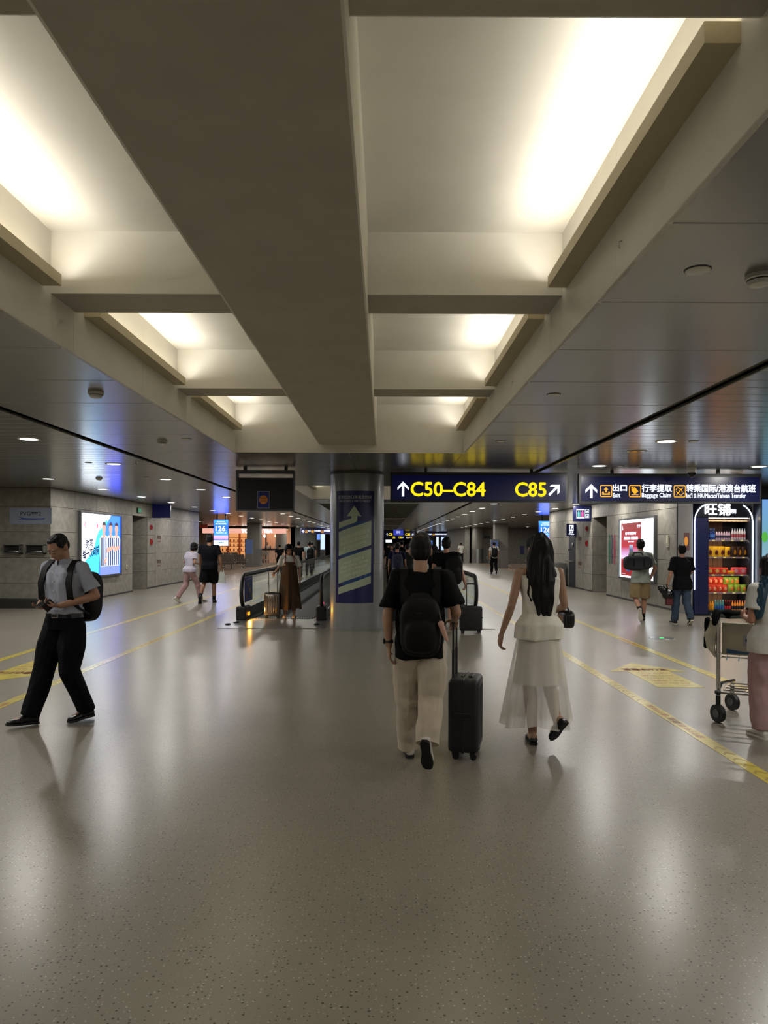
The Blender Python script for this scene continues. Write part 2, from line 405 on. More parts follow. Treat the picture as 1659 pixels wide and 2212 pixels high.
# ---- walls
ROWS = [0, .61, 1.26, 1.91, 2.56, ZL]
def clad(parent, fixed, lo, hi, openings, face, along='y', w=1.5, phase=0.0, th=.015, hole=None):
    """stone slabs on a wall plane; face = +1/-1 direction the slabs look along the fixed axis"""
    for r in range(5):
        z0, z1 = ROWS[r], ROWS[r + 1]
        segs = [(lo, hi)]
        for (a, b_, zt) in openings:
            if z0 < zt - .05:
                ns = []
                for s0, s1 in segs:
                    if a > s0: ns.append((s0, min(a, s1)))
                    if b_ < s1: ns.append((max(b_, s0), s1))
                segs = [q for q in ns if q[1] - q[0] > .02]
        for s0, s1 in segs:
            n = max(1, round((s1 - s0) / w)); st = (s1 - s0) / n
            for k in range(n):
                a, b_ = s0 + k * st + .004, s0 + (k + 1) * st - .004
                f0, f1 = (fixed, fixed + face * th); f0, f1 = min(f0, f1), max(f0, f1)
                za = z0 + .004
                if along == 'y': pane(parent, 'stone_slab', f0, f1, a, b_, za, z1 - .004, STONE, .003)
                else: pane(parent, 'stone_slab', a, b_, f0, f1, za, z1 - .004, STONE, .003)
DL0, DL1, DLZ = 24.8, 26.35, 2.56
DR0, DR1, DRZ = 23.95, 25.6, 2.56
t = .015
WLB = WL - t; WRB = WR + t
wl = MB().box(NEARX0 - 4, WLB, YN + t, DL0, 0, ZL).box(NEARX0 - 4, WLB, DL1, YF, 0, ZL).box(NEARX0 - 4, WLB, DL0, DL1, DLZ, ZL).box(NEARX0 - 4, -11, DL0, DL1, 0, DLZ).build('wall_left', STONEB)
tag(wl, kind='structure', label='grey stone clad wall on the left with a doorway')
clad(wl, WLB, YN, YF, [(DL0, DL1, DLZ)], 1, 'y'); clad(wl, YN + t, NEARX0, WL, [], -1, 'x', 2.2)
clad(wl, DL1, -11, WL - .016, [], -1, 'x', 1.3)
wr = MB().box(WRB, NEARX1 + 4, 18.0 + t, DR0, 0, ZL).box(WRB, NEARX1 + 4, DR1, 32.3, 0, ZL).box(WRB, NEARX1 + 4, DR0, DR1, DRZ, ZL).box(10, NEARX1 + 4, DR0, DR1, 0, DRZ).build('wall_right', STONEB)
tag(wr, kind='structure', label='grey stone clad wall on the right with a washroom passage')
clad(wr, WRB, 18.0, 32.3, [(DR0, DR1, DRZ)], -1, 'y')
clad(wr, DR1, WR + .016, 10, [], -1, 'x', 1.3)
GREYRIB = mat('grey ribbed panel', S(150, 148, 146), .5)
for i in range(9):                                      # ribbed facing beside and around the snack kiosk
    pass
SIDEW = mat('dark side wall', S(96, 93, 86), .7, noise=(3, .1))
for nm, b_ in (('wall_near_left', (NEARX0 - .2, NEARX0, YB, YN)), ('wall_near_right', (NEARX1, NEARX1 + .2, YB, 18)), ('wall_back', (NEARX0, NEARX1, YB, YB + .2)),
               ('wall_far_left', (FARX0 - .2, FARX0, YF, 66)), ('wall_far_right', (FARX1, FARX1 + .2, 32.3, 66)), ('wall_end', (-20, 20, YE - .3, YE))):
    o = MB().box(*b_, 0, ZL + (.1 if 'far' in nm else 0)).build(nm, SIDEW); tag(o, kind='structure')
o = MB().box(7.6, FARX1, 64, 64.3, 0, ZL).box(7.0, 7.4, 64, YE, 0, ZL).build('wall_far_cross_right', STONE); tag(o, kind='structure')
o = MB().box(FARX0, -7.9, 65.5, 65.8, 0, ZL).box(-8.3, -7.9, 65.5, YE, 0, ZL).build('wall_far_cross_left', STONE); tag(o, kind='structure')
DOORM = mat('dark grey door leaf', S(44, 43, 42), .4)
BASEM = mat('dark baseboard', S(44, 42, 38), .5)
for i, (nm, b_) in enumerate((('baseboard_left', (WL, WL + .012, YN, DL0)), ('baseboard_left_far', (WL, WL + .012, DL1, YF)), ('baseboard_right', (WR - .012, WR, 18, DR0)), ('baseboard_right_far', (WR - .012, WR, DR1, 32.3)))):
    o = MB().box(*b_, 0, .05).build(nm, BASEM); tag(o, kind='structure')
d = MB().box(-10.98, -10.93, DL0 + .1, DL1 - .06, .005, 2.2).build('door_1', DOORM); tag(d, kind='structure', label='dark service door deep in the left doorway')
MB().box(-10.93, -10.89, DL0 + .2, DL0 + .23, .95, 1.2).build('door_handle', STEEL, d)
# low steel-capped plinth under the dark facing wall at the left
o = MB().box(NEARX0, -8.62, YN - .25, YN, 0, .2).build('baseboard_left_front', BASEM); tag(o, kind='structure')
MB().tube([(NEARX0, YN - .2, .235), (-8.66, YN - .2, .235)], .02, 8).build('steel_rail', STEEL, o)

# ---- round column in the middle
COLM = mat('column paint', S(150, 152, 150), .3, metal=.25, noise=(2, .05), coat=.25)
COLX, COLY, COLR = -.533, 14.58, .525
co = thing('round_column', 'big round grey column with a navy arrow poster standing between the moving walkways', 'column', (COLX, COLY, 0))
def ring(z0, z1, r): return MB().cyl((COLX, COLY), r, z0, z1, 64)
ring(0, 1.255, COLR).build('lower_cladding', COLM, co, smooth=True)
ring(1.255, 1.262, COLR - .004).build('joint', SLOTM, co, smooth=True)
ring(1.262, ZL - .04, COLR).build('upper_cladding', COLM, co, smooth=True)
ring(ZL - .04, ZL, COLR - .02).build('shadow_ring', SLOTM, co, smooth=True)

# ---- downlights
TRIM = mat('white downlight trim', S(215, 215, 210), .35)
LAMP = glow('downlight lens', (1.0, .965, .90, 1), 4.0)
OFFL = mat('unlit downlight reflector', S(120, 110, 90), .15, metal=.9)
def make_downlight(lit=True):
    r = thing('downlight', '', 'downlight')
    MB().lathe((0, 0, 0), [(.115, .028), (.118, 0), (.14, -.006), (.142, .006), (.142, .03)], 24).v
    mb = MB(); n = 24; prof = [(.112, .03), (.114, -.003), (.142, -.008), (.146, 0.0)]
    V = [(q * math.cos(2 * math.pi * k / n), q * math.sin(2 * math.pi * k / n), z) for q, z in prof for k in range(n)]
    mb.add(V, [(i * n + k, i * n + (k + 1) % n, (i + 1) * n + (k + 1) % n, (i + 1) * n + k) for i in range(len(prof) - 1) for k in range(n)])
    mb.build('trim_ring', TRIM, r, smooth=True)
    mb = MB(); n = 14; mb.poly([(.112 * math.cos(-2 * math.pi * k / n), .112 * math.sin(-2 * math.pi * k / n), -.0085) for k in range(n)])
    mb.build('lens', LAMP if lit else OFFL, r, fixn=False)
    if lit:
        ld = bpy.data.lights.new('downlight_lamp', 'AREA'); ld.shape = 'DISK'; ld.size = .224; ld.color = (1.0, .965, .90); ld.energy = DOWN * math.pi * .0394
        lo = bpy.data.objects.new('downlight_lamp', ld); C.objects.link(lo); lo.parent = r; lo.location = (0, 0, -.0095)
    return r
dl = make_downlight(); dlo = make_downlight(False); used = [False, False]
def downlight(x, y, label, lit=True, group='recessed downlights'):
    src = dl if lit else dlo; i = 0 if lit else 1
    o = src if not used[i] else copytree(src); used[i] = True
    o.location = (x, y, ZL); o['label'] = label; o['group'] = group; o['category'] = 'downlight'
rows = [(-4.75, 'row just left of the walkways', 3), (-7.3, 'row along the left stone wall', 4), (3.77, 'row just right of the walkways', 3), (6.58, 'row along the right stone wall', 4)]
for x, nm, k0 in rows:
    c = 0
    for k in range(-1, 28):
        yy = .6 + 3.1 * k
        if abs(x) > 6 and yy > 64: continue
        lit = not (k in (6,) and x == 3.77)
        downlight(x, yy, '%s round downlight from the camera in the %s' % (ORD[c], nm), lit); c += 1
for k, (x, y) in enumerate([(3.73, 10.95)]): downlight(x, y, 'unlit amber-tinted round downlight just ahead of the exit sign', False, 'unlit downlights')
for sx, nm in ((-9.6, 'left'), (9.0, 'right')):
    for k in range(3): downlight(sx, 3 + 5.2 * k, '%s downlight from the camera in the outer %s ceiling' % (ORD[k], nm))
for sx, nm in ((-12, 'left'), (11.5, 'right')):
    for k in range(5): downlight(sx, 37 + 5.6 * k, '%s downlight from the camera over the %s waiting area' % (ORD[k], nm))
# ================================================================ hanging signs, screens, lit adverts
def up_arrow(mb, cx, cz, w, h, t, place, ang=0.0, depth=None):
    """outlined arrow with a shaft and two swept barbs"""
    ca, sa = math.cos(ang), math.sin(ang)
    def P(a, b): return place(cx + a * ca - b * sa, cz + a * sa + b * ca)
    for poly in ([(-t / 2, -h / 2), (t / 2, -h / 2), (t / 2, h / 2 - t), (-t / 2, h / 2 - t)],
                 [(0, h / 2), (w / 2, h / 2 - w / 2), (w / 2, h / 2 - w / 2 - t * 1.25), (0, h / 2 - t * 1.25)],
                 [(0, h / 2), (0, h / 2 - t * 1.25), (-w / 2, h / 2 - w / 2 - t * 1.25), (-w / 2, h / 2 - w / 2)]):
        mb.poly([P(*p) for p in poly])
    return mb
def frame_box(px0, py0, px1, py1, Y, th=.12):
    a, b = at(px0, py0, Y), at(px1, py1, Y)
    return a.x, b.x, Y, Y + th, b.z, a.z
def hanging_sign(label, Y, x0, x1, z0, z1, cat='sign', hang=(.2, .8), face=NAVY, frame=.035, header=.06):
    t = thing('hanging_sign', label, cat, ((x0 + x1) / 2, Y, z0))
    MB().box(x0, x1, Y + .004, Y + .13, z0, z1).build('housing', SIGNFRAME, t)
    MB().box(x0 + frame, x1 - frame, Y - .002, Y + .004, z0 + frame, z1 - header).build('sign_face', face, t)
    for q in hang:
        xx = x0 + (x1 - x0) * q; MB().box(xx - .025, xx + .025, Y + .04, Y + .09, z1, ZL).build('hanger', SIGNFRAME, t)
    return t
def plane_y(Y): return lambda a, b: (a, Y, b)
SY = 13.8
def pxr(px0, py0, px1, py1, Y):          # pixel rectangle -> x0,x1,z0,z1 on a plane facing the camera
    a, b = at(px0, py1, Y), at(px1, py0, Y); return a.x, b.x, a.z, b.z
X0, X1, Z0, Z1 = pxr(843, 1021, 1226, 1084, SY)
def gate_sign(label, Y, texts, Xs, arrow2=True):
    t = hanging_sign(label, Y, Xs[0], Xs[1], Z0, Z1)
    pl = plane_y(Y - .006); L = Xs[1] - Xs[0]; h = Z1 - Z0
    fx = lambda f: Xs[0] + L * f; fz = lambda f: Z0 + h * f
    up_arrow(MB(), fx(.072), fz(.43), .21, h * .5, .045, pl).build('arrow', WHITEG, t)
    for body, a, b in texts: lettering(t, body, fx(a), fx(b), fz(.2), fz(.66), pl, YELG, bold=.009)
    up_arrow(MB(), fx(.925), fz(.42), .21, h * .5, .045, pl, R(-45)).build('arrow', WHITEG, t)
    return t
gate_sign('navy hanging sign with yellow gate numbers C50-C84 and C85 beside the column', SY, [('C50–C84', .117, .535), ('C85', .706, .878)], (X0, X1))
EX0, EX1, EZ0, EZ1 = pxr(1251, 1024, 1645, 1086, SY)
def pictogram(t, cx, cz, s, pl, kind):
    """rounded amber square outline with a dark field and an amber symbol"""
    def rr(r, hs, n=5): return [(cx + sx * (hs - r) + r * math.cos(a), cz + sy * (hs - r) + r * math.sin(a)) for sx, sy, a0 in ((1, 1, 0), (-1, 1, 90), (-1, -1, 180), (1, -1, 270)) for a in [R(a0 + 90 * k / n) for k in range(n + 1)]]
    P = lambda a, b: pl(cx + a * s, cz + b * s)
    o, i = rr(s * .12, s / 2), rr(s * .08, s * .43); n = len(o)
    mb = MB().add([pl(*q) for q in o] + [pl(*q) for q in i], [(k, (k + 1) % n, n + (k + 1) % n, n + k) for k in range(n)])
    g = mb.build('pictogram_frame', AMBG, t, fixn=False)
    mb = MB()
    if kind == 'exit':
        mb.poly([P(-.32, -.05), P(-.32, -.32), P(.32, -.32), P(.32, -.05), P(.18, -.05), P(.18, -.19), P(-.18, -.19), P(-.18, -.05)])
        mb.poly([P(-.07, -.1), P(.07, -.1), P(.07, .12), P(-.07, .12)]); mb.poly([P(-.2, .1), P(.2, .1), P(0, .34)])
    elif kind == 'bag':
        c, q = math.cos(R(40)), math.sin(R(40)); Q = lambda a, b: P(a * c - b * q - .03, a * q + b * c + .04)
        mb.poly([Q(-.2, -.24), Q(.2, -.24), Q(.2, .24), Q(-.2, .24)]); mb.poly([Q(-.1, .28), Q(.1, .28), Q(.1, .38), Q(-.1, .38)])
        mb.poly([P(-.3, -.33), P(.3, -.33), P(.3, -.28), P(-.3, -.28)])
    else:
        for ox, oy, a in ((.1, .13, -45), (-.14, -.14, 45)):
            c, q = math.cos(R(a)), math.sin(R(a)); Q = lambda x, y: P(ox + x * c - y * q, oy + x * q + y * c)
            mb.poly([Q(-.03, -.2), Q(.03, -.2), Q(.03, .2), Q(0, .26), Q(-.03, .2)]); mb.poly([Q(-.22, -.08), Q(-.22, -.02), Q(0, .08), Q(.22, -.02), Q(.22, -.08), Q(0, 0)]); mb.poly([Q(-.09, -.21), Q(.09, -.21), Q(0, -.13)])
        for a0 in (100, 280):
            pts = [(math.cos(R(a0 + 12 * k)), math.sin(R(a0 + 12 * k))) for k in range(6)]
            mb.poly([P(.36 * a, .36 * b) for a, b in pts] + [P(.3 * a, .3 * b) for a, b in pts[::-1]])
    mb.build('pictogram', AMBG, g, fixn=False)
def exit_sign(label, Y, Xs, full=True, flip=False):
    t = hanging_sign(label, Y, Xs[0], Xs[1], EZ0, EZ1, hang=(.185, .77))
    pl = plane_y(Y - .006); L = Xs[1] - Xs[0]; h = EZ1 - EZ0
    fx = lambda f: Xs[0] + L * f; fz = lambda f: EZ0 + h * f
    up_arrow(MB(), fx(.066), fz(.40), .22, h * .48, .05, pl).build('arrow', WHITEG, t)
    for c, k in ((.147, 'exit'), (.306, 'bag'), (.551, 'plane')): pictogram(t, fx(c), fz(.4), h * .41, pl, k)
    for body, a, b, z0, z1, bo in (('出口', .183, .26, .4, .63, .006), ('Exit', .184, .225, .19, .33, .003), ('行李提取', .3435, .507, .38, .63, .006), ('Baggage Claim', .3435, .503, .15, .34, .003),
                                   ('转乘国际/港澳台航班', .588, .967, .37, .64, .006), ("Int'l & HK/Macao/Taiwan Transfer", .588, .914, .18, .34, .003)):
        if full or bo > .005: lettering(t, body, fx(a), fx(b), fz(z0), fz(z1), pl, WHITEG, bold=bo)
    return t
exit_sign('navy hanging sign reading Exit, Baggage Claim and Transfer above the snack kiosk', SY, (EX0, EX1))
# the same pair of signs repeated far down the concourse, and one over the left side
gate_sign('distant navy sign reading C83 above the crowd on the right walkway', 82, [('C81-C82', .117, .535), ('C83', .68, .84)], (X0, X1))
exit_sign('distant navy exit sign beside the C83 sign', 82, (EX0, EX1), False)
a = at(649, 1140, 63)
exit_sign('distant navy exit sign partly behind the column, right of the pink shop', 63, (a.x, a.x + 3.4), False)
gate_sign('most distant yellow-lettered gate sign far down the concourse', 125, [('C81-C82', .117, .535), ('C80', .706, .878)], (X0, X1))
exit_sign('most distant navy exit sign far down the concourse', 125, (EX0, EX1), False)
# blue flight screen far away
t = thing('flight_screen', 'distant hanging screen glowing violet beside the C83 sign', 'screen', (2.0, 78, 2.0))
q = pxr(849, 1142, 872, 1157, 78)
MB().box(q[0], q[1], 78, 78.1, q[2], q[3]).build('screen_case', BLACKP, t)
MB().box(q[0] + .04, q[1] - .04, 77.98, 78, q[2] + .04, q[3] - .04).build('screen', glow('violet screen', S(60, 70, 190), .8), t)
for k in (.2, .8): MB().box(q[0] + (q[1] - q[0]) * k - .03, q[0] + (q[1] - q[0]) * k + .03, 78, 78.06, q[3], ZL).build('hanger', SIGNFRAME, t)
lettering(t, '登机', q[0] + .35, q[1] - .35, q[2] + .25, q[3] - .25, plane_y(77.97), WHITEG)

# dark flight screen left of the column with a small notice stuck on it
TY = 13.55
x0, x1, z0, z1 = pxr(509, 1016, 636, 1104, TY)
GREYF = mat('grey metal frame', S(92, 94, 96), .35, metal=.5)
t = thing('flight_screen', 'switched-off black hanging screen with a small blue notice stuck on it', 'screen', ((x0 + x1) / 2, TY, z0))
zs = at(570, 1032, TY).z; zg = at(570, 1023, TY).z
mb = MB().box(x0, x0 + .03, TY, TY + .16, z0, z1).box(x1 - .03, x1, TY, TY + .16, z0, z1).box(x0 + .03, x1 - .03, TY, TY + .16, zg, z1).box(x0 + .03, x1 - .03, TY, TY + .16, z0, z0 + .025)
mb.build('frame', GREYF, t)
MB().box(x0 + .032, x1 - .032, TY + .01, TY + .12, z0 + .027, zs).build('screen', mat('dead black screen', S(5, 5, 6), .45), t)
for k in (.15, .85): MB().box(x0 + (x1 - x0) * k - .03, x0 + (x1 - x0) * k + .03, TY + .05, TY + .1, z1, ZL).build('hanger', SIGNFRAME, t)
n0, n1, nz0, nz1 = pxr(556, 1061, 582, 1098, TY)
t = thing('paper_notice', 'small blue paper notice with an orange disc on the black screen', 'notice', ((n0 + n1) / 2, TY + .005, nz0))
MB().box(n0, n1, TY + .004, TY + .008, nz0, nz1).build('white_border', mat('paper border', S(150, 155, 165), .6), t)
MB().box(n0 + .008, n1 - .008, TY + .002, TY + .004, nz0 + .008, nz1 - .008).build('blue_sheet', mat('notice blue', S(24, 36, 110), .6), t)
cx, cz = (n0 + n1) / 2, nz0 + (nz1 - nz0) * .5
MB().poly([(cx + .078 * math.cos(2 * math.pi * k / 24), TY + .0005, cz + .078 * math.sin(2 * math.pi * k / 24)) for k in range(24)]).build('orange_disc', mat('notice orange', S(214, 130, 44), .6), t)
INK = mat('dark print', S(40, 36, 50), .6)
lettering(t, '自助值机', cx - .06, cx + .06, cz + .012, cz + .042, plane_y(TY - .001), INK); lettering(t, '请往前走', cx - .06, cx + .06, cz - .04, cz - .012, plane_y(TY - .001), INK)

# ---- poster wrapped round the column
PR = COLR + .002
def wrapc(dr=0.0):
    def f(s, z):
        th = s / COLR
        return (COLX + (PR + dr) * math.sin(th), COLY - (PR + dr) * math.cos(th), z)
    return f
PNAVY = mat('poster navy', S(26, 28, 84), .35); PGRN = mat('poster green', S(172, 184, 156), .45); PBLUE = mat('poster blue', S(20, 66, 120), .4); PTXT = mat('poster pale print', S(212, 218, 192), .45); PWHT = mat('poster white print', S(200, 200, 205), .4)
def pcol(px, py):                          # pixel -> (arc length, height) on the column front
    u, v = uv(px, py); Y = COLY - COLR
    for _ in range(6):
        x = u * Y / F - COLX; Y = COLY - math.sqrt(max(COLR ** 2 - x * x, 1e-4))
    return COLR * math.asin(max(-1, min(1, x / COLR))), H + v * Y / F
def sheet(name, px, m, parent, dr):
    pts = [pcol(*p) for p in px]
    bm = bmesh.new(); vs = [bm.verts.new((a, 0, b)) for a, b in pts]; bm.faces.new(vs)
    a0, a1 = min(p[0] for p in pts), max(p[0] for p in pts); x = a0 + .03
    while x < a1 - .005:
        bmesh.ops.bisect_plane(bm, geom=bm.verts[:] + bm.edges[:] + bm.faces[:], plane_co=(x, 0, 0), plane_no=(1, 0, 0)); x += .03
    bm.verts.index_update(); f = wrapc(dr)
    V = [f(v.co.x, v.co.z) for v in bm.verts]; Fc = [[v.index for v in q.verts] for q in bm.faces]; bm.free()
    return MB().add(V, Fc).build(name, m, parent, smooth=True)
po = thing('column_poster', 'tall navy poster with pale green folded arrow and walking times on the column', 'poster', (COLX, COLY - COLR, 1.0))
sheet('backing', [(725, 1302), (806, 1302), (808, 1061), (727, 1061)], PNAVY, po, 0)
sheet('arrow', [(732.5, 1142), (732.5, 1129), (759, 1120), (759, 1115), (749.5, 1115), (765.5, 1092), (781, 1116), (772, 1114), (772, 1124), (768, 1129), (760, 1131)], PGRN, po, .0015)
sheet('ribbon', [(732, 1201), (732, 1149.5), (802, 1124.5), (801.5, 1177)], PGRN, po, .0015)
sheet('ribbon', [(731.5, 1261), (731.5, 1209), (801.5, 1184), (801, 1236)], PGRN, po, .0015)
sheet('ribbon', [(731, 1284), (731, 1269.5), (801, 1243.5), (801, 1260)], PGRN, po, .0015)
for f in ([(734, 1142), (773, 1126), (800, 1125.5), (742, 1145)], [(732, 1201.5), (737, 1197), (801, 1184), (742, 1205)], [(735, 1260), (801, 1236.5), (800, 1244), (742, 1265)]): sheet('ribbon_fold', f, PBLUE, po, .001)
def pletter(body, x0, x1, ym, h, slope, m):
    a0, zc = pcol(x0, ym); a1, _ = pcol(x1, ym); k = 14.05 / F; f = wrapc(.003)
    lettering(po, body, a0, a1, zc - h * k / 2 - (a1 - a0) * slope / 2, zc + h * k / 2 - (a1 - a0) * slope / 2, f, m, skew=(a1 - a0) * slope)
pletter('至到达出口距离及时间', 731, 802, 1074.5, 8, 0, PWHT); pletter('THE DISTANCE & TIME TO THE EXIT', 733, 800, 1083, 4.2, 0, PWHT)
pletter('您距离行李提取及', 735, 798, 1155, 9, .32, PTXT); pletter('到达出口约720米', 735, 797, 1166, 9, .32, PTXT); pletter('步行约10分钟', 741, 791, 1178, 9, .32, PTXT)
pletter('About 720M &', 742, 786, 1210, 6.5, .32, PTXT); pletter('Walk About 10mins', 736, 794, 1218, 6.5, .32, PTXT); pletter('From The Baggage', 736, 793, 1228, 6.5, .32, PTXT); pletter('Claim And Exit', 743, 787, 1237, 6.5, .32, PTXT)

# ---- lit advert on the left wall (three players in striped shirts)
def plane_x(X): return lambda a, b: (X, a, b)
AX = WL + .006
def wallrect(name, y0, y1, z0, z1, x0, x1, m, parent): return MB().box(min(x0, x1), max(x0, x1), y0, y1, z0, z1).build(name, m, parent)
ay0, ay1, az0, az1 = 20.35, 23.55, .62, 2.53
ad = thing('advert_lightbox', 'glowing white and blue advert lightbox with three striped-shirt players on the left wall', 'lightbox', (WL, (ay0 + ay1) / 2, az0))
mb = MB(); fw = .06
mb.box(WL, WL + .09, ay0, ay0 + fw, az0, az1).box(WL, WL + .09, ay1 - fw, ay1, az0, az1).box(WL, WL + .09, ay0 + fw, ay1 - fw, az0, az0 + fw).box(WL, WL + .09, ay0 + fw, ay1 - fw, az1 - fw, az1).build('frame', GREYF, ad)
AE = 3.4
by0, by1, bz0, bz1 = ay0 + fw, ay1 - fw, az0 + fw, az1 - fw
wallrect('lit_sheet', by0, by1, bz0, bz1, WL, WL + .05, glow('advert white', S(238, 246, 255), AE, True), ad)
apl = lambda k: (lambda a, b: (WL + .05 + .0015 * k, by0 + (by1 - by0) * a, bz0 + (bz1 - bz0) * b))
def adp(name, pts, m, k=1, parent=ad):
    f = apl(k); return MB().poly([f(*p) for p in pts]).build(name, m, parent, fixn=False)
CY_, AZ_ = glow('advert cyan', (.015, .17, .36, 1), 6.5, True), glow('advert azure', (.008, .05, .70, 1), 8.0, True)
adp('cyan_wave', [(.05, 0), (.42, 0), (1, 0), (1, .55), (.62, .93), (.52, .8), (.42, .72), (.36, .6), (.33, .47), (.25, .36), (.12, .26), (.06, .18)], CY_, 1)
adp('azure_field', [(.42, 0), (1, 0), (1, 1), (.74, 1), (.66, .9), (.6, .8), (.55, .7), (.5, .55), (.45, .3)], AZ_, 2)
SKA, SHW, SHB, HRA, PANT = glow('advert skin', S(236, 190, 172), AE * .32), glow('advert shirt white', S(225, 238, 255), AE * .4), glow('advert shirt navy', S(24, 50, 120), AE * .4), glow('advert hair', S(50, 34, 40), AE * .5), glow('advert shorts', S(130, 150, 230), AE * .4)
def ovals(cx, cz, rx, rz, n=16): return [(cx + rx * math.cos(2 * math.pi * k / n), cz + rz * math.sin(2 * math.pi * k / n)) for k in range(n)]
for j, (cx, k) in enumerate(((.555, 4), (.885, 5), (.72, 10))):
    adp('printed_shorts', [(cx - .1, 0), (cx + .1, 0), (cx + .085, .16), (cx - .085, .16)], PANT, k)
    adp('printed_shirt', [(cx - .085, .14), (cx + .085, .14), (cx + .1, .45), (cx + .11, .6), (cx + .06, .66), (cx - .06, .66), (cx - .11, .6), (cx - .1, .45)], SHW, k + 1)
    for s in (-.055, 0.0, .055): adp('printed_stripe', [(cx + s - .014, .15), (cx + s + .014, .15), (cx + s + .014, .62), (cx + s - .014, .62)], SHB, k + 2)
    adp('printed_arm', [(cx - .11, .36), (cx + .1, .43), (cx + .105, .49), (cx - .1, .45)] if j else [(cx + .02, .16), (cx + .09, .26), (cx + .1, .32), (cx, .24)], SKA, k + 3)
    adp('printed_face', ovals(cx, .775, .046, .082), SKA, k + 3); adp('printed_neck', [(cx - .03, .62), (cx + .03, .62), (cx + .03, .72), (cx - .03, .72)], SKA, k + 2)
    adp('printed_hair', [(cx - .05, .79), (cx - .047, .85), (cx - .02, .885), (cx + .02, .885), (cx + .047, .85), (cx + .05, .79), (cx + .034, .83), (cx - .034, .83)], HRA, k + 4)
ADB = glow('advert dark print', S(20, 26, 70), 1); ADM = glow('advert magenta', S(230, 40, 110), 1)
f = apl(4)
lettering(ad, '助攻', .12, .29, .43, .58, f, ADB, bold=.003, skew=.04); lettering(ad, '每一次向前', .05, .43, .27, .42, f, ADB, bold=.004, skew=.08)
for a, hgt in ((.07, .05), (.095, .08)): adp('logo_bar', [(a, .79), (a + .018, .79), (a + .018, .79 + hgt), (a, .79 + hgt)], ADM, 3)
lettering(ad, 'D I A', .16, .28, .79, .835, f, ADB); adp('crest', ovals(.385, .81, .018, .04), ADM, 3)
lettering(ad, '官方全球合作伙伴', .07, .4, .7, .725, f, ADB)

# ---- lit advert on the right wall (red poster, white field)
ry0, ry1, rz0, rz1 = 19.5, 22.5, .62, 2.42
rd = thing('advert_lightbox', 'glowing white advert lightbox with a red poster panel on the right wall', 'lightbox', (WR, (ry0 + ry1) / 2, rz0))
mb = MB().box(WR - .09, WR, ry0, ry0 + fw, rz0, rz1).box(WR - .09, WR, ry1 - fw, ry1, rz0, rz1).box(WR - .09, WR, ry0 + fw, ry1 - fw, rz0, rz0 + fw).box(WR - .09, WR, ry0 + fw, ry1 - fw, rz1 - fw, rz1).build('frame', GREYF, rd)
sy0, sy1, sz0, sz1 = ry0 + fw, ry1 - fw, rz0 + fw, rz1 - fw
wallrect('lit_sheet', sy0, sy1, sz0, sz1, WR - .05, WR, glow('right advert white', S(240, 248, 255), 3.0, True), rd)
rpl = lambda k: (lambda a, b: (WR - .05 - .0015 * k, sy1 - (sy1 - sy0) * a, sz0 + (sz1 - sz0) * b))   # a runs left to right in view
REDG = grad('red poster gradient', [(0, S(150, 20, 34)), (.3, S(170, 24, 40)), (.34, S(235, 220, 250)), (.42, S(225, 170, 225)), (.55, S(190, 40, 60)), (1, S(140, 26, 34))], 1.1)
f = rpl(1); MB().poly([f(.04, .03), f(.64, .03), f(.64, .95), f(.04, .95)]).build('red_poster', REDG, rd, fixn=False)
f = rpl(3)
for body, a0, a1, b0, b1, bo in (('春节欢聚时', .17, .5, .745, .79, .006), ('把健康给 爸爸妈妈', .13, .55, .66, .71, .006), ('更多好礼 敬请期待', .26, .44, .615, .635, .002), ('个护', .52, .62, .86, .91, .006)): lettering(rd, body, a0, a1, b0, b1, f, WHITEG, bold=bo)
MB().poly([f(.06, .83), f(.11, .83), f(.085, .92)]).build('logo', WHITEG, rd, fixn=False)
TEALP = glow('advert teal print', S(150, 190, 200), 1.3)
lettering(rd, 'DREAME', .7, .92, .73, .775, f, TEALP); lettering(rd, '追觅', .78, .86, .64, .68, f, TEALP)
MB().poly([f(.3, .42), f(.41, .42), f(.41, .57), f(.3, .57)]).build('printed_bottle', grad('bottle print', [(0, S(110, 130, 170)), (.4, S(70, 80, 120)), (1, S(190, 205, 235))], 1.0), rd, fixn=False)
MB().poly([f(*p) for p in ((.2, .12), (.3, .1), (.42, .2), (.4, .3), (.2, .32), (.14, .22))]).build('printed_product', grad('product print', [(0, S(40, 60, 110)), (.5, S(110, 150, 230)), (1, S(60, 40, 60))], 1.0), rd, fixn=False)
lettering(rd, '*图片仅供参考', .06, .18, .05, .07, f, WHITEG)

# ---- washroom pictures and boxes on the right wall
wg, wn, wr_ = mat('washroom green', S(20, 110, 88), .5), mat('washroom navy', S(30, 32, 80), .5), mat('washroom crimson', S(150, 40, 76), .5)
def wfig(y, z0, h, m, skirt, label):
    t = thing('washroom_figure', label, 'wall figure', (WR, y, z0)); w = .155
    pl0, pl1 = plane_x(WR - .012), plane_x(WR)
    body = [(-.5, .32), (-.34, 0), (.34, 0), (.5, .32), (.5, .78), (.36, .84), (-.36, .84), (-.5, .78)] if not skirt else [(-.3, 0), (.3, 0), (.34, .27), (.62, .27), (.5, .5), (.56, .78), (.36, .84), (-.36, .84), (-.56, .78), (-.5, .5), (-.62, .27), (-.34, .27)]
    MB().prism([(y + a * w, z0 + b * h) for a, b in body], pl0, pl1).build('figure_body', m, t)
    MB().prism([(y + .05 * math.cos(2 * math.pi * k / 14), z0 + h * .93 + .07 * math.sin(2 * math.pi * k / 14)) for k in range(14)], pl0, pl1).build('figure_head', m, t)
wfig(23.63, 1.03, .92, wg, False, 'green man silhouette on the stone wall by the washroom passage')
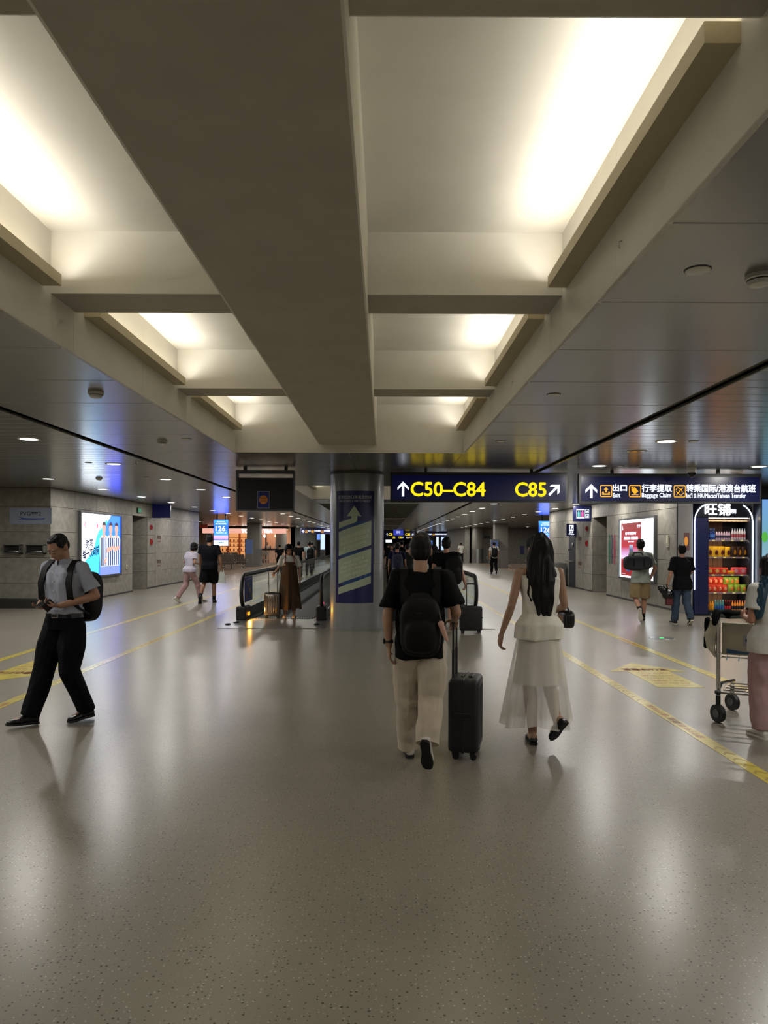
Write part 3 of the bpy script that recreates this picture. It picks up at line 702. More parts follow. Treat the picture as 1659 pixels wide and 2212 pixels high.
o = MB().box(WR - .012, WR, 23.36, 23.4, 1.03, 1.95).build('divider_bar', wn); tag(o, 'thin navy divider bar between the green man and crimson woman silhouettes', 'wall figure')
wfig(23.12, 1.03, .92, wr_, True, 'crimson woman silhouette on the stone wall by the washroom passage')
FIRE = mat('fire alarm red', S(168, 24, 28), .4)
def fire_box(X, y, z, s, label, dome=False):
    t = thing('fire_alarm', label, 'fire alarm', (X, y, z)); d = .05 if X < 0 else -.05
    MB().rbox(min(X, X + d), max(X, X + d), y - s, y + s, z, z + 2 * s, .012).build('alarm_case', FIRE, t)
    MB().tube([(X + d, y, z + s), (X + d * 1.4, y, z + s)], s * .5, 14).build('alarm_button', mat('alarm dark red', S(110, 14, 18), .35), t)
for X, nm, yb in ((WL, 'left', 26.75), (WR, 'right', 26.25)):
    fire_box(X, yb, 2.12, .085, 'small upper red fire alarm box on the %s stone wall' % nm); fire_box(X, yb + .02, 1.58, .1, 'lower red fire alarm button on the %s stone wall' % nm)
    d = .006 if X < 0 else -.006
    h = MB().box(min(X, X + d), max(X, X + d), yb + .5, yb + 1.4, .06, 2.4).build('hydrant_door', STONE, wl if X < 0 else wr); h['label'] = 'stone-faced fire hydrant door with faint red lettering'
    REDP = mat('red print', S(150, 70, 66), .6)
    pl = (lambda q: (lambda a, b: (q, a, b)))(X + d * 1.4)
    h0_, h1_ = (yb + .72, yb + 1.18) if X < 0 else (yb + 1.18, yb + .72)
    for zz in (.72, 1.62): lettering(h, "消火栓", h0_, h1_, zz + .16, zz + .3, pl, REDP, bold=.004); lettering(h, "FIRE HYDRANT", h0_, h1_, zz + .04, zz + .1, pl, REDP)
def flag_sign(label, X, Y, w, z0, z1):
    x0, x1 = (X, X + w) if X < 0 else (X - w, X)
    t = thing('flag_sign', label, 'sign', ((x0 + x1) / 2, Y, z0))
    MB().rbox(x0, x1, Y, Y + .08, z0, z1, .006, 1).build('sign_case', NAVY, t)
    return t, x0, x1
t, x0, x1 = flag_sign('dark blue flag sign sticking out past the left doorway', WL, 26.9, .66, 2.55, 3.03)
t, x0, x1 = flag_sign('navy washroom flag sign with lit man and woman pictogram', WR, 25.7, .64, 2.44, 2.98)
def flat(name, p, x0, x1, z0, z1, Y, m): return MB().box(x0, x1, Y - .004, Y, z0, z1).build(name, m, p)
flat('lit_panel', t, x0 + .11, x0 + .4, 2.55, 2.87, 25.7, WHITEG)
flat('panel_field', t, x0 + .135, x0 + .375, 2.59, 2.83, 25.696, NAVY)
for q, m in ((.19, glow('lit teal figure', S(40, 200, 190), 1.1)), (.32, glow('lit pink figure', S(240, 60, 170), 1.1))):
    MB().rbox(x0 + q - .035, x0 + q + .035, 25.686, 25.69, 2.6, 2.76, .02).build('lit_figure', m, t); MB().tube([(x0 + q, 25.686, 2.79), (x0 + q, 25.69, 2.79)], .025, 12).build('lit_figure_head', m, t)
flat('lit_bar', t, x0 + .25, x0 + .262, 2.6, 2.82, 25.69, WHITEG)
for zz in (2.56, 2.73):
    flat('small_panel', t, x0 + .42, x0 + .55, zz, zz + .14, 25.7, WHITEG); flat('panel_field', t, x0 + .435, x0 + .535, zz + .02, zz + .12, 25.696, NAVY)
    MB().poly([(x0 + .445, 25.69, zz + .03), (x0 + .525, 25.69, zz + .03), (x0 + .485, 25.69, zz + .1)]).build('small_symbol', WHITEG, t, fixn=False)
t, x0, x1 = flag_sign('small navy drinking water flag sign over the dark water niche', WR, 27.75, .36, 1.95, 2.42)
flat('lit_panel', t, x0 + .09, x0 + .26, 2.14, 2.37, 27.75, WHITEG); flat('panel_symbol', t, x0 + .13, x0 + .17, 2.2, 2.33, 27.746, NAVY); flat('panel_symbol', t, x0 + .2, x0 + .225, 2.18, 2.26, 27.746, NAVY)
lettering(t, '饮水', x0 + .1, x0 + .25, 2.06, 2.13, plane_y(27.745), WHITEG, bold=.004); lettering(t, 'Water', x0 + .07, x0 + .29, 2.0, 2.05, plane_y(27.745), WHITEG, bold=.003)
# exit box and panel on the left
t = thing('exit_light', 'small green lit exit box above the left doorway', 'exit sign', (WL, 25.4, 2.68))
MB().box(WL, WL + .05, 25.2, 25.55, 2.66, 2.84).build('exit_case', mat('exit case', S(60, 80, 70), .4), t); MB().box(WL + .05, WL + .053, 25.22, 25.53, 2.68, 2.82).build('exit_face', glow('exit green', S(70, 150, 110), .7), t)
q = pxr(21, 1097, 112, 1132, YN)
t = thing('wall_panel_sign', 'pale wall panel with the PVG 2 lettering over a blue swoosh', 'sign', ((q[0] + q[1]) / 2, YN, q[2]))
MB().box(q[0], q[1], YN - .012, YN - .002, q[2], q[3]).build('panel', mat('pale panel', S(150, 160, 176), .4), t)
pl = plane_y(YN - .014); L = q[1] - q[0]; hh = q[3] - q[2]; INKB = mat('panel ink', S(30, 34, 48), .5)
lettering(t, 'PVG', q[0] + L * .26, q[0] + L * .5, q[2] + hh * .52, q[2] + hh * .76, pl, INKB); lettering(t, '2', q[0] + L * .69, q[0] + L * .75, q[2] + hh * .52, q[2] + hh * .76, pl, INKB); lettering(t, '浦东机场', q[0] + L * .52, q[0] + L * .67, q[2] + hh * .64, q[2] + hh * .74, pl, INKB, bold=.004); lettering(t, 'PUDONG AIRPORT', q[0] + L * .52, q[0] + L * .67, q[2] + hh * .54, q[2] + hh * .6, pl, INKB)
MB().poly([pl(q[0] + L * a, q[2] + hh * b) for a, b in ((.18, .47), (.35, .36), (.6, .35), (.84, .36), (.84, .3), (.5, .27), (.2, .28), (.3, .34))]).build('swoosh', mat('swoosh blue', S(30, 60, 150), .4), t)
for i, (px0, px1) in enumerate(((14, 50), (62, 101))):
    q = pxr(px0, 1176.5, px1, 1195.5, YN)
    t = thing('drinking_niche', '%s steel-framed niche with a basin in the dark left wall' % ('left' if i == 0 else 'right'), 'niche', ((q[0] + q[1]) / 2, YN, q[2]))
    x0, x1, z0, z1 = q; yy = YN - .16
    mb = MB().box(x0, x0 + .02, yy, YN, z0, z1).box(x1 - .03, x1, yy, YN, z0, z1).box(x0, x1, yy, YN, z0, z0 + .02).box(x0, x1, yy, YN, z1 - .02, z1)
    mb.build('steel_frame', STEEL, t); MB().box(x0 + .02, x1 - .03, YN - .012, YN - .004, z0 + .02, z1 - .02).build('niche_back', mat('niche dark', S(26, 26, 26), .5), t)
    MB().ell(((x0 + x1) / 2, yy + .08, z0 + .05), ((x1 - x0) * .42, .07, .045)).build('basin', STEEL, t, smooth=True)
for X, y, z, nm in ((WL, 24.2, .78, 'small white socket plate low on the left wall beside the doorway'), (WR, 18.75, 1.58, 'pale wall phone box right of the red advert')):
    t = thing('wall_plate', nm, 'wall box', (X, y, z)); d = .03 if X < 0 else -.04
    MB().rbox(min(X, X + d), max(X, X + d), y - .06, y + .06, z, z + (.14 if X < 0 else .3), .01).build('plate', mat('ivory plastic', S(205, 200, 180), .4), t)
    MB().box(min(X + d, X + d * 1.15), max(X + d, X + d * 1.15), y - .03, y + .03, z + .04, z + .1).build('plate_insert', mat('ivory dark', S(150, 145, 128), .4), t)

# ---- tall digital posters "126" hung before the waiting areas
SCRB = grad('digital poster gradient', [(0, S(170, 210, 255)), (.2, S(150, 200, 255)), (.21, S(40, 60, 160)), (.34, S(150, 110, 220)), (.42, S(30, 90, 230)), (.7, S(20, 60, 230)), (1, S(40, 100, 255))], 4.8)
for cx, Y, lab in ((at(477.5, 1150, 36).x, 36.0, 'tall blue digital poster with a big 126 left of the walkways'), (at(1180, 1150, 36).x, 36.0, 'tall blue digital poster with a big 126 behind the right stone wall end')):
    w_, z0, z1 = .72, 1.5, 2.78
    t = thing('digital_poster', lab, 'screen', (cx, Y, z0))
    MB().rbox(cx - w_ / 2, cx + w_ / 2, Y, Y + .1, z0, z1, .008, 1).build('screen_case', BLACKP, t)
    MB().box(cx - w_ / 2 + .012, cx + w_ / 2 - .012, Y - .004, Y, z0 + .012, z1 - .012).build('screen', SCRB, t)
    for s in (-.2, .2): MB().box(cx + s - .03, cx + s + .03, Y + .03, Y + .08, z1, ZL).build('hanger', SIGNFRAME, t)
    pl = plane_y(Y - .006)
    lettering(t, '126', cx - .26, cx + .2, 2.22, 2.46, pl, WHITEG, bold=.012); lettering(t, '.', cx + .23, cx + .26, 2.22, 2.25, pl, WHITEG)
    lettering(t, '乘地铁到市区', cx - .2, cx + .2, 2.64, 2.7, pl, WHITEG, bold=.003); lettering(t, '每小时为您节省', cx - .26, cx + .26, 2.54, 2.61, pl, WHITEG, bold=.003); lettering(t, '欢迎来到上海', cx - .26, cx + .26, 2.1, 2.17, pl, WHITEG, bold=.003)
    lettering(t, '本地精选', cx - .16, cx + .14, 1.63, 1.7, pl, ADB, bold=.003)

# ---- yellow tape lines and arrow stickers on the floor
TAPE = mat('yellow floor tape', S(196, 178, 66), .3, noise=(9, .25), coat=.3)
TAPD = mat('tape dark print', S(150, 130, 30), .4); TAPR = mat('sticker red print', S(150, 60, 36), .45)
for x, nm in ((-3.85, 'inner yellow floor tape line left of the walkways'), (-5.36, 'outer yellow floor tape line near the left wall'), (2.72, 'inner yellow floor tape line right of the walkways'), (4.15, 'outer yellow floor tape line near the right wall')):
    w_ = .125
    t = thing('floor_tape', nm, 'floor tape', (x, 14, 0))
    MB().box(x - w_ / 2, x + w_ / 2, 2, 46, .0005, .002).build('tape', TAPE, t)
    y = 2.4; k = 0
    while y < 24:
        if k % 4 == 3:
            y0_, y1_ = y, y + 1.3
            f = (lambda X_, Y_: (lambda a, b: (X_ - b, Y_ + a, .0028)))(x, y)
            lettering(t, '步行专用通道 请勿堵塞', 0, 1.3, -.035, .035, f, TAPR)
            y += 1.5
        else:
            mb = MB()
            for j in range(7): yy = y + j * .16; mb.poly([(x - .045, yy, .0026), (x, yy + .06, .0026), (x + .045, yy, .0026), (x + .045, yy + .035, .0026), (x, yy + .095, .0026), (x - .045, yy + .035, .0026)])
            o = mb.build('chevron_print', TAPD, t, fixn=False); o['kind'] = 'stuff'; y += 1.3
        k += 1
def arrow_sticker(cx, tip, s, lab):
    t = thing('floor_sticker', lab, 'floor sticker', (cx, tip - s * .9, 0))
    P = [(0, 0), (.5, -.66), (.44, -.7), (.27, -.66), (.27, -1.75), (-.27, -1.75), (-.27, -.66), (-.44, -.7), (-.5, -.66)]
    MB().prism([(cx + a, tip + s * b) for a, b in P], lambda a, b: (a, b, .0005), lambda a, b: (a, b, .002)).build('sticker', TAPE, t)
    f = (lambda a, b: (cx + s * a, tip + s * b, .0028))
    lettering(t, '请靠右行走', -.3, .3, -.62, -.46, f, TAPR, bold=.006)
    for k, q in enumerate(('Keep Right', '留出左侧', 'Thank you', '注意脚下安全', 'Mind your step')): lettering(t, q, -.2, .2, -.86 - k * .17, -.78 - k * .17, f, TAPR)
arrow_sticker(3.44, 10.3, 1, 'yellow arrow sticker pointing away between the right tape lines')
arrow_sticker(-4.6, 8.8, -1, 'yellow arrow sticker pointing to the camera between the left tape lines')
o = MB().lathe((4.9, 13.05, 0), [(.22, 0), (.21, .004), (.2, .004)], 24).build('floor_marker', mat('marker steel', S(150, 152, 150), .25, metal=.8)); tag(o, 'small round floor marker with a green light near the duffel man', 'floor light')
MB().cyl((4.9, 13.05), .04, .004, .006, 12).build('green_lens', glow('green lens', S(40, 255, 120), 1.5), o)

# ---- small ceiling fittings
DETW = mat('detector white', S(225, 225, 220), .45); HOLE = mat('fitting dark', S(40, 40, 40), .5)
def cfit(px, py, kind, lab):
    u, v = uv(px, py); Y = (ZL - H) * F / v; x = u * Y / F
    t = thing('ceiling_fitting' if kind != 'detector' else 'smoke_detector', lab, 'smoke detector' if kind == 'detector' else 'ceiling fitting', (x, Y, ZL))
    if kind == 'detector':
        MB().lathe((x, Y, ZL), [(.07, 0), (.07, -.02), (.06, -.024), (.06, -.03), (.05, -.05), (.02, -.058)], 20).build('detector_body', DETW, t, smooth=True); MB().lathe((x, Y, ZL), [(.061, -.0245), (.0615, -.027), (.061, -.03)], 20).build('vent_ring', HOLE, t)
    elif kind == 'disc':
        MB().lathe((x, Y, ZL), [(.06, 0), (.06, -.006), (.052, -.009)], 20).build('cover_disc', DETW, t, smooth=True); MB().lathe((x, Y, ZL), [(.066, 0), (.066, -.002), (.061, -.002)], 20).build('gap_ring', HOLE, t)
    else:
        MB().lathe((x, Y, ZL), [(.03, 0), (.03, -.005), (.012, -.006), (.012, -.03), (.02, -.034), (.02, -.038)], 12).build('sprinkler_head', STEEL, t, smooth=True); MB().lathe((x, Y, ZL), [(.045, 0), (.04, -.004)], 14).build('sprinkler_plate', DETW, t)
cfit(1507, 583, 'disc', 'flat ceiling disc nearest the camera on the right'); cfit(1641, 595, 'detector', 'large smoke detector at the right edge of the ceiling')
cfit(1196, 852, 'disc', 'ceiling disc over the walkway side of the right slot'); cfit(1081, 953, 'disc', 'ceiling disc just in front of the gate sign')
cfit(1498, 953, 'disc', 'ceiling disc right of the nearest lit right-hand downlight'); cfit(1383, 1007, 'sprinkler', 'sprinkler head in front of the exit sign'); cfit(1340, 1007, 'disc', 'ceiling disc in front of the exit sign')
cfit(207, 847, 'detector', 'smoke detector in the blue-lit left ceiling'); cfit(350, 952, 'detector', 'smoke detector before the switched-off screen'); cfit(403, 948, 'disc', 'ceiling disc beside the smoke detector before the screen')
cfit(214, 1032, 'detector', 'small smoke detector over the player advert'); cfit(191, 999, 'disc', 'ceiling disc left of the second left-hand downlight'); cfit(294, 1000, 'sprinkler', 'sprinkler head left of the walkways'); cfit(387, 1071, 'sprinkler', 'sprinkler head before the blue digital poster'); cfit(316, 1031, 'disc', 'ceiling disc between the two left downlight rows')
# camera dome hanging before the exit sign
c = at(1494, 1006, 13.2)
t = thing('security_camera', 'white dome security camera hanging before the exit sign', 'security camera', (c.x, 13.2, 2.86))
MB().cyl((c.x, 13.2), .085, 2.93, ZL, 24).build('camera_base', DETW, t, smooth=True); MB().ell((c.x, 13.2, 2.93), (.072, .072, .085)).build('camera_dome', mat('smoked dome', S(14, 14, 16), .08), t, smooth=True)
# small hooks on the right fascia
for px, py, nm in ((1343, 528, 'nearer'), (1109, 828, 'farther')):
    p = atx(px, py, CX1)
    o = MB().tube([(CX1, p.y, p.z + .018), (CX1 - .014, p.y, p.z + .014), (CX1 - .016, p.y, p.z - .014), (CX1 - .008, p.y, p.z - .02)], .004, 8).build('fascia_hook', DETW, smooth=True); tag(o, 'small %s white hook on the right coffer fascia' % nm, 'hook')
# ================================================================ moving walkways
def glassmat():
    m = bpy.data.materials.new('clear glass'); m.use_nodes = True; nt = m.node_tree; nt.nodes.remove(nt.nodes['Principled BSDF'])
    o = nt.nodes['Material Output']; tr = nt.nodes.new('ShaderNodeBsdfTransparent'); tr.inputs[0].default_value = (.93, .96, .94, 1)
    gl = nt.nodes.new('ShaderNodeBsdfGlossy'); gl.inputs['Roughness'].default_value = .03; gl.inputs[0].default_value = (.9, .9, .9, 1)
    lw = nt.nodes.new('ShaderNodeLayerWeight'); lw.inputs[0].default_value = .5
    pw = nt.nodes.new('ShaderNodeMath'); pw.operation = 'POWER'; pw.inputs[1].default_value = 5; nt.links.new(lw.outputs['Facing'], pw.inputs[0])
    fr = nt.nodes.new('ShaderNodeMath'); fr.operation = 'MULTIPLY_ADD'; fr.inputs[1].default_value = .55; fr.inputs[2].default_value = .04; nt.links.new(pw.outputs[0], fr.inputs[0])
    mx = nt.nodes.new('ShaderNodeMixShader'); nt.links.new(fr.outputs[0], mx.inputs[0]); nt.links.new(tr.outputs[0], mx.inputs[1]); nt.links.new(gl.outputs[0], mx.inputs[2]); nt.links.new(mx.outputs[0], o.inputs[0])
    return m
GLASS = glassmat()
BELT = mat('grey pallet belt', S(58, 60, 62), .55, metal=.4); DECK = mat('dark deck trim', S(52, 54, 56), .32, metal=.7); SKIRT = mat('skirt steel', S(84, 86, 86), .35, metal=.8)
PLATE = mat('steel floor plate', S(150, 150, 146), .3, metal=.75, noise=(20, .1)); AMB = glow('amber warning lamp', S(255, 150, 30), 2.5); REDL = glow('red warning lamp', S(255, 40, 90), 3.0)
YELP = mat('yellow plate', S(150, 120, 40), .5)
def walkway(xa, xb, label, y0=15.75, y1=58.0):
    t = thing('moving_walkway', label, 'moving walkway', ((xa + xb) / 2, y0, 0))
    MB().box(xa + .2, xb - .2, y0 + .35, y1, .002, .012).build('pallet_belt', BELT, t)
    MB().box(xa - .18, xb + .18, 14.3, y0 + .3, .001, .008).build('floor_plate', PLATE, t)
    mb = MB()
    for k in range(int((xb - xa - .44) / .05)): x = xa + .22 + k * .05; mb.box(x, x + .03, y0 + .3, y0 + .42, .008, .02)
    o = mb.build('comb', STEEL, t); o['kind'] = 'stuff'
    for x, sgn in ((xa, 1), (xb, -1)):
        ba = MB().rbox(x - .11, x + .11, y0 - .03, y0 + .5, 0, .3, .03, 2).build('newel_base', BLACKP, t)
        MB().prism([(x - .09, 0), (x + .09, 0), (x + .09, .18), (x + .04, .24), (x - .04, .24), (x - .09, .18)], lambda a, b: (a, y0 + .5, b), lambda a, b: (a, y1, b)).build('skirt_panel', SKIRT, t)
        MB().box(x - .1, x + .1, y0 + .5, y1, .235, .25).build('deck', DECK, t)
        # curved glass end then straight panes
        arc = [(y0 + .42 - .36 * math.sin(R(a)) * 1.0, .62 + .3 * math.cos(R(a))) for a in range(0, 150, 15)]
        prof = [(y0 + 1.6, .28), (y0 + 1.6, .92)] + arc + [(y0 + .25, .28)]
        MB().prism(prof, lambda a, b: (x - .006, a, b), lambda a, b: (x + .006, a, b)).build('glass_pane', GLASS, t)
        y = y0 + 1.6; n = 0
        while y < y1 - .1:
            yn = min(y + 1.9, y1) if n < 14 else y1
            MB().box(x - .006, x + .006, y + .008, yn - .008, .25, .92).build('glass_pane', GLASS, t); y = yn; n += 1
        pts = [(x, y1, .96)] + [(x, y, .96) for y in (40, 25, y0 + 1.5, y0 + .6)] + [(x, y0 + .42 - .42 * math.sin(R(a)), .6 + .36 * math.cos(R(a))) for a in range(10, 175, 12)] + [(x, y0 + .3, .26)]
        MB().tube(pts, .042, 10).build('handrail', RUBBER, t, smooth=True)
        MB().box(x - .03, x + .03, y0 + .45, y1, .91, .935).build('rail_guide', CHROME, t)
    return t
wk = walkway(-3.03, -1.33, 'left moving walkway with glass sides and the woman in brown')
wk2 = walkway(.27, 1.97, 'right moving walkway with glass sides and the crowd of travellers')
# lamps on the left walkway
for parent, x in ((wk, -2.905),):
    MB().box(x, x + .012, 15.86, 16.02, .1, .165).build('amber_lamp', AMB, parent)
    ld = bpy.data.lights.new('amber_glow', 'AREA'); ld.shape = 'RECTANGLE'; ld.size = .06; ld.size_y = .16; ld.color = (1.0, .45, .06); ld.energy = 9.0
    lo = bpy.data.objects.new('amber_glow', ld); C.objects.link(lo); lo.parent = parent; lo.location = (x + .02 - parent.location.x, 15.94 - parent.location.y, .133); lo.rotation_euler = (0, R(-90), 0)
    MB().box(-3.1, -2.95, 16.9, 17.3, .2505, .254).build('yellow_plate', YELP, parent)
p = at(694, 1309, 15.95)
MB().cyl((p.x, 16.2), .025, .25, .33, 12).build('lamp_post', STEEL, wk); MB().cyl((p.x, 16.2), .04, .33, .36, 14).build('red_lamp', REDL, wk)
for px, py, nm in ((492, 1350, 'left'), (510, 1346, 'middle'), (684, 1350, 'right')):
    q = fl(px, py); o = MB().ell((q.x, q.y, .018), (.06, .09, .018)).build('door_wedge', RUBBER, smooth=True); tag(o, 'small black rubber sensor pad on the floor plate, %s one of the left walkway' % nm, 'sensor pad')
t = thing('notice_panel', 'blue safety notice panel behind the glass end of the left walkway', 'notice', (-3.03, 16.7, .3))
MB().box(-3.018, -3.006, 16.05, 16.95, .36, .9).build('notice_sheet', mat('notice navy', S(24, 34, 96), .4, emit=S(20, 30, 90), es=.1), t)
pl = plane_x(-3.004)
lettering(t, '自动步道乘坐须知', 16.12, 16.88, .83, .87, pl, PWHT)
for r in range(3):
    for c_ in range(4):
        yy = 16.15 + c_ * .2
        MB().box(-3.0055, -3.0035, yy, yy + .14, .42 + r * .13, .52 + r * .13).build('notice_symbol', PBLUE if (r + c_) % 3 else YELP, t)

# ================================================================ snack kiosk at the right
KY = 17.25
KNAVY = mat('kiosk navy lacquer', S(34, 40, 84), .3, coat=.3); KDARK = mat('kiosk dark header', S(24, 28, 40), .35); KBROWN = mat('kiosk inner tile', S(150, 112, 84), .5); KBLK = mat('kiosk black slats', S(44, 34, 30), .5)
NEON = glow('neon white', S(225, 238, 255), 6.0); KLED = glow('warm shelf light', (1.0, .80, .58, 1), 26.0, True); PRICE = mat('price tag', S(245, 232, 150), .5, emit=S(245, 225, 150), es=.25); SHELF = mat('shelf edge metal', S(190, 170, 180), .35, metal=.4)
kx0, kx1 = WR + .014, at(1628, 1330, KY).x
ox0, ox1 = at(1531, 1200, KY).x, at(1619, 1200, KY).x
ztop = 2.66
k = thing('snack_kiosk', 'navy arched snack kiosk with neon edges and lit shelves of snacks', 'kiosk', ((kx0 + kx1) / 2, KY, 0))
def arch(x0, x1, z1, r, n=8): return [(x0, 0), (x0, z1 - r * .9)] + [(x0 + r - r * math.cos(R(90 * i / n)), z1 - r * .9 + r * .9 * math.sin(R(90 * i / n))) for i in range(1, n + 1)] + [(x1 - r + r * math.sin(R(90 * i / n)), z1 - r * .9 + r * .9 * math.cos(R(90 * i / n))) for i in range(0, n)] + [(x1, z1 - r * .9), (x1, 0)]
# shell: left door block, right jamb, header, back, floor
MB().rbox(kx0 + .03, ox0, KY, KY + .7, .03, 2.3, .01).build('door_leaf', KNAVY, k)
MB().box(kx0 + .12, kx0 + .128, KY - .003, KY, .05, 2.28).build('door_joint', KDARK, k)
MB().rbox(ox1, kx1 - .05, KY, KY + .7, .03, 2.3, .01).build('right_jamb', KDARK, k)
hp = [q for q in arch(kx0 + .03, kx1 - .05, ztop, .38) if q[1] > 2.2]; hp = [(kx0 + .03, 2.28)] + hp[0:] + [(kx1 - .05, 2.28)]
MB().prism(hp, lambda a, b: (a, KY, b), lambda a, b: (a, KY + .6, b)).build('header', KDARK, k)
MB().box(ox0, ox1, KY + .62, KY + .7, .03, 2.3).build('back_wall', KBROWN, k)
MB().box(kx0 + .03, kx1 - .05, KY - .02, KY + .7, 0, .03).build('plinth', KDARK, k)
MB().box(ox0, ox1, KY, KY + .62, .03, .12).build('bottom_deck', KDARK, k)
for r in range(7):                                         # tile grid on the back
    for c_ in range(7):
        if c_ < 5: pane(k, 'back_tile', ox0 + .01 + c_ * .118 - k.location.x, ox0 + .01 + c_ * .118 + .11 - k.location.x, KY + .608 - k.location.y, KY + .62 - k.location.y, .3 + r * .27, .3 + r * .27 + .26, KBROWN, .004)
MB().box(ox0 + .6, ox1, KY + .6, KY + .615, .2, 2.25).build('dark_slats', KBLK, k)
MB().box(ox0 + .02, ox1 - .02, KY + .03, KY + .07, 2.26, 2.275).build('shelf_light', KLED, k); MB().box(ox0 + .02, ox1, KY + .1, KY + .6, 2.2, 2.215).build('top_board', mat('kiosk pale board', S(214, 160, 110), .5), k)
shz = [at(1575, y_, KY).z for y_ in (1166.5, 1203.5, 1241.5, 1280, 1322)]
for i, z in enumerate(shz):
    s_ = MB().box(ox0 + .005, ox1 - .005, KY + .06, KY + .6, z - .02, z).build('shelf', SHELF, k)
    MB().box(ox0 + .005, ox1 - .005, KY + .045, KY + .06, z - .03, z + .004).build('shelf_edge', SHELF, s_)
    for c_ in range(4): xx = ox0 + .1 + c_ * .22 + .04 * (i % 2); MB().box(xx, xx + .06, KY + .041, KY + .045, z - .026, z + .002).build('price_tag', PRICE, s_)
    if i < 4: MB().box(ox0 + .03, ox1 - .03, KY + .1, KY + .125, z - .028, z - .021).build('shelf_light', KLED, s_)
for x0_, x1_, sg_ in ((kx0, kx0 + .45, 1), (kx1 - .45, kx1, -1)):
    xe = x0_ + .015 if sg_ > 0 else x1_ - .035
    pts = [(xe, KY - .012, .6), (xe, KY - .012, 2.2)] + [(xe + sg_ * (.36 - .36 * math.cos(R(a))), KY - .012, 2.2 + .4 * math.sin(R(a))) for a in (20, 40, 55, 68)]
    MB().tube(pts, .012, 8).build('neon_tube', NEON, k, smooth=True)
q = pxr(1522, 1087, 1577, 1113, KY)
lettering(k, '旺铺', q[0], q[1], q[2], q[3], plane_y(KY - .02), glow('kiosk lit name', (1, 1, 1, 1), 2.5), bold=.008); q = pxr(1576, 1100, 1589, 1109, KY); lettering(k, '便利', q[0], q[1], q[2], q[3], plane_y(KY - .02), WHITEG, bold=.006)
# ribbed facing round it, lit screen at the edge, small poster
o = MB().box(WR + .016, NEARX1, 18.0, 18.03, 0, ZL).build('wall_kiosk_side', GREYRIB); tag(o, kind='structure', label='grey ribbed facing behind the snack kiosk')
y = 17.3
while y < 18.1: pane(o, 'rib', WR - .02, WR + .012, y, y + .024, 0, ZL, GREYRIB, .004); y += .034
MB().box(WR - .03, WR + .01, 18.12, 18.16, 0, ZL).build('edge_strip', KDARK, o)
x = kx1 + .0
while x < kx1 + .14: pane(o, 'rib', x, x + .022, KY + .08, KY + .12, 0, ZL, GREYRIB, .004); x += .032
MB().box(kx1, kx1 + .15, KY + .12, 18, 0, ZL).build('facing', GREYRIB, o); MB().box(WR + .012, kx0 + .14, 17.98, 18, 0, ZL).build('facing', GREYRIB, o)
py0_, py1_, p2, p3 = 17.42, 17.72, 1.53, 1.93
t = thing('small_poster', 'small dark poster with an orange disc left of the snack kiosk', 'poster', (WR - .02, 17.57, p2))
MB().box(WR - .03, WR - .021, py0_, py1_, p2, p3).build('poster_sheet', mat('poster plum', S(110, 60, 60), .5), t); MB().poly([(WR - .032, 17.57 + .11 * math.cos(2 * math.pi * j / 18), 1.73 + .11 * math.sin(2 * math.pi * j / 18)) for j in range(18)]).build('orange_disc', mat('poster orange', S(240, 160, 40), .5, emit=S(240, 150, 40), es=.3), t)
p0, p1, p2, p3 = pxr(1646, 1079, 1720, 1212, KY - .3)
t = thing('vending_screen', 'tall pale blue lit vending screen cut by the right picture edge', 'screen', ((p0 + p1) / 2, KY - .3, 0))
MB().rbox(p0 - .03, p1 + .03, KY - .298, KY + .05, 0, p3 + .04, .02).build('vending_case', KDARK, t); MB().box(p0, p1, KY - .304, KY - .298, p2, p3).build('vending_face', grad('pale blue screen', [(0, S(150, 190, 215)), (.35, S(120, 180, 190)), (1, S(120, 170, 235))], .9), t)
MB().ell((p0 + .06, KY - .305, p2 + .55), (.07, .004, .12)).build('printed_leaf', glow('printed leaf', S(90, 190, 70), .9), t)

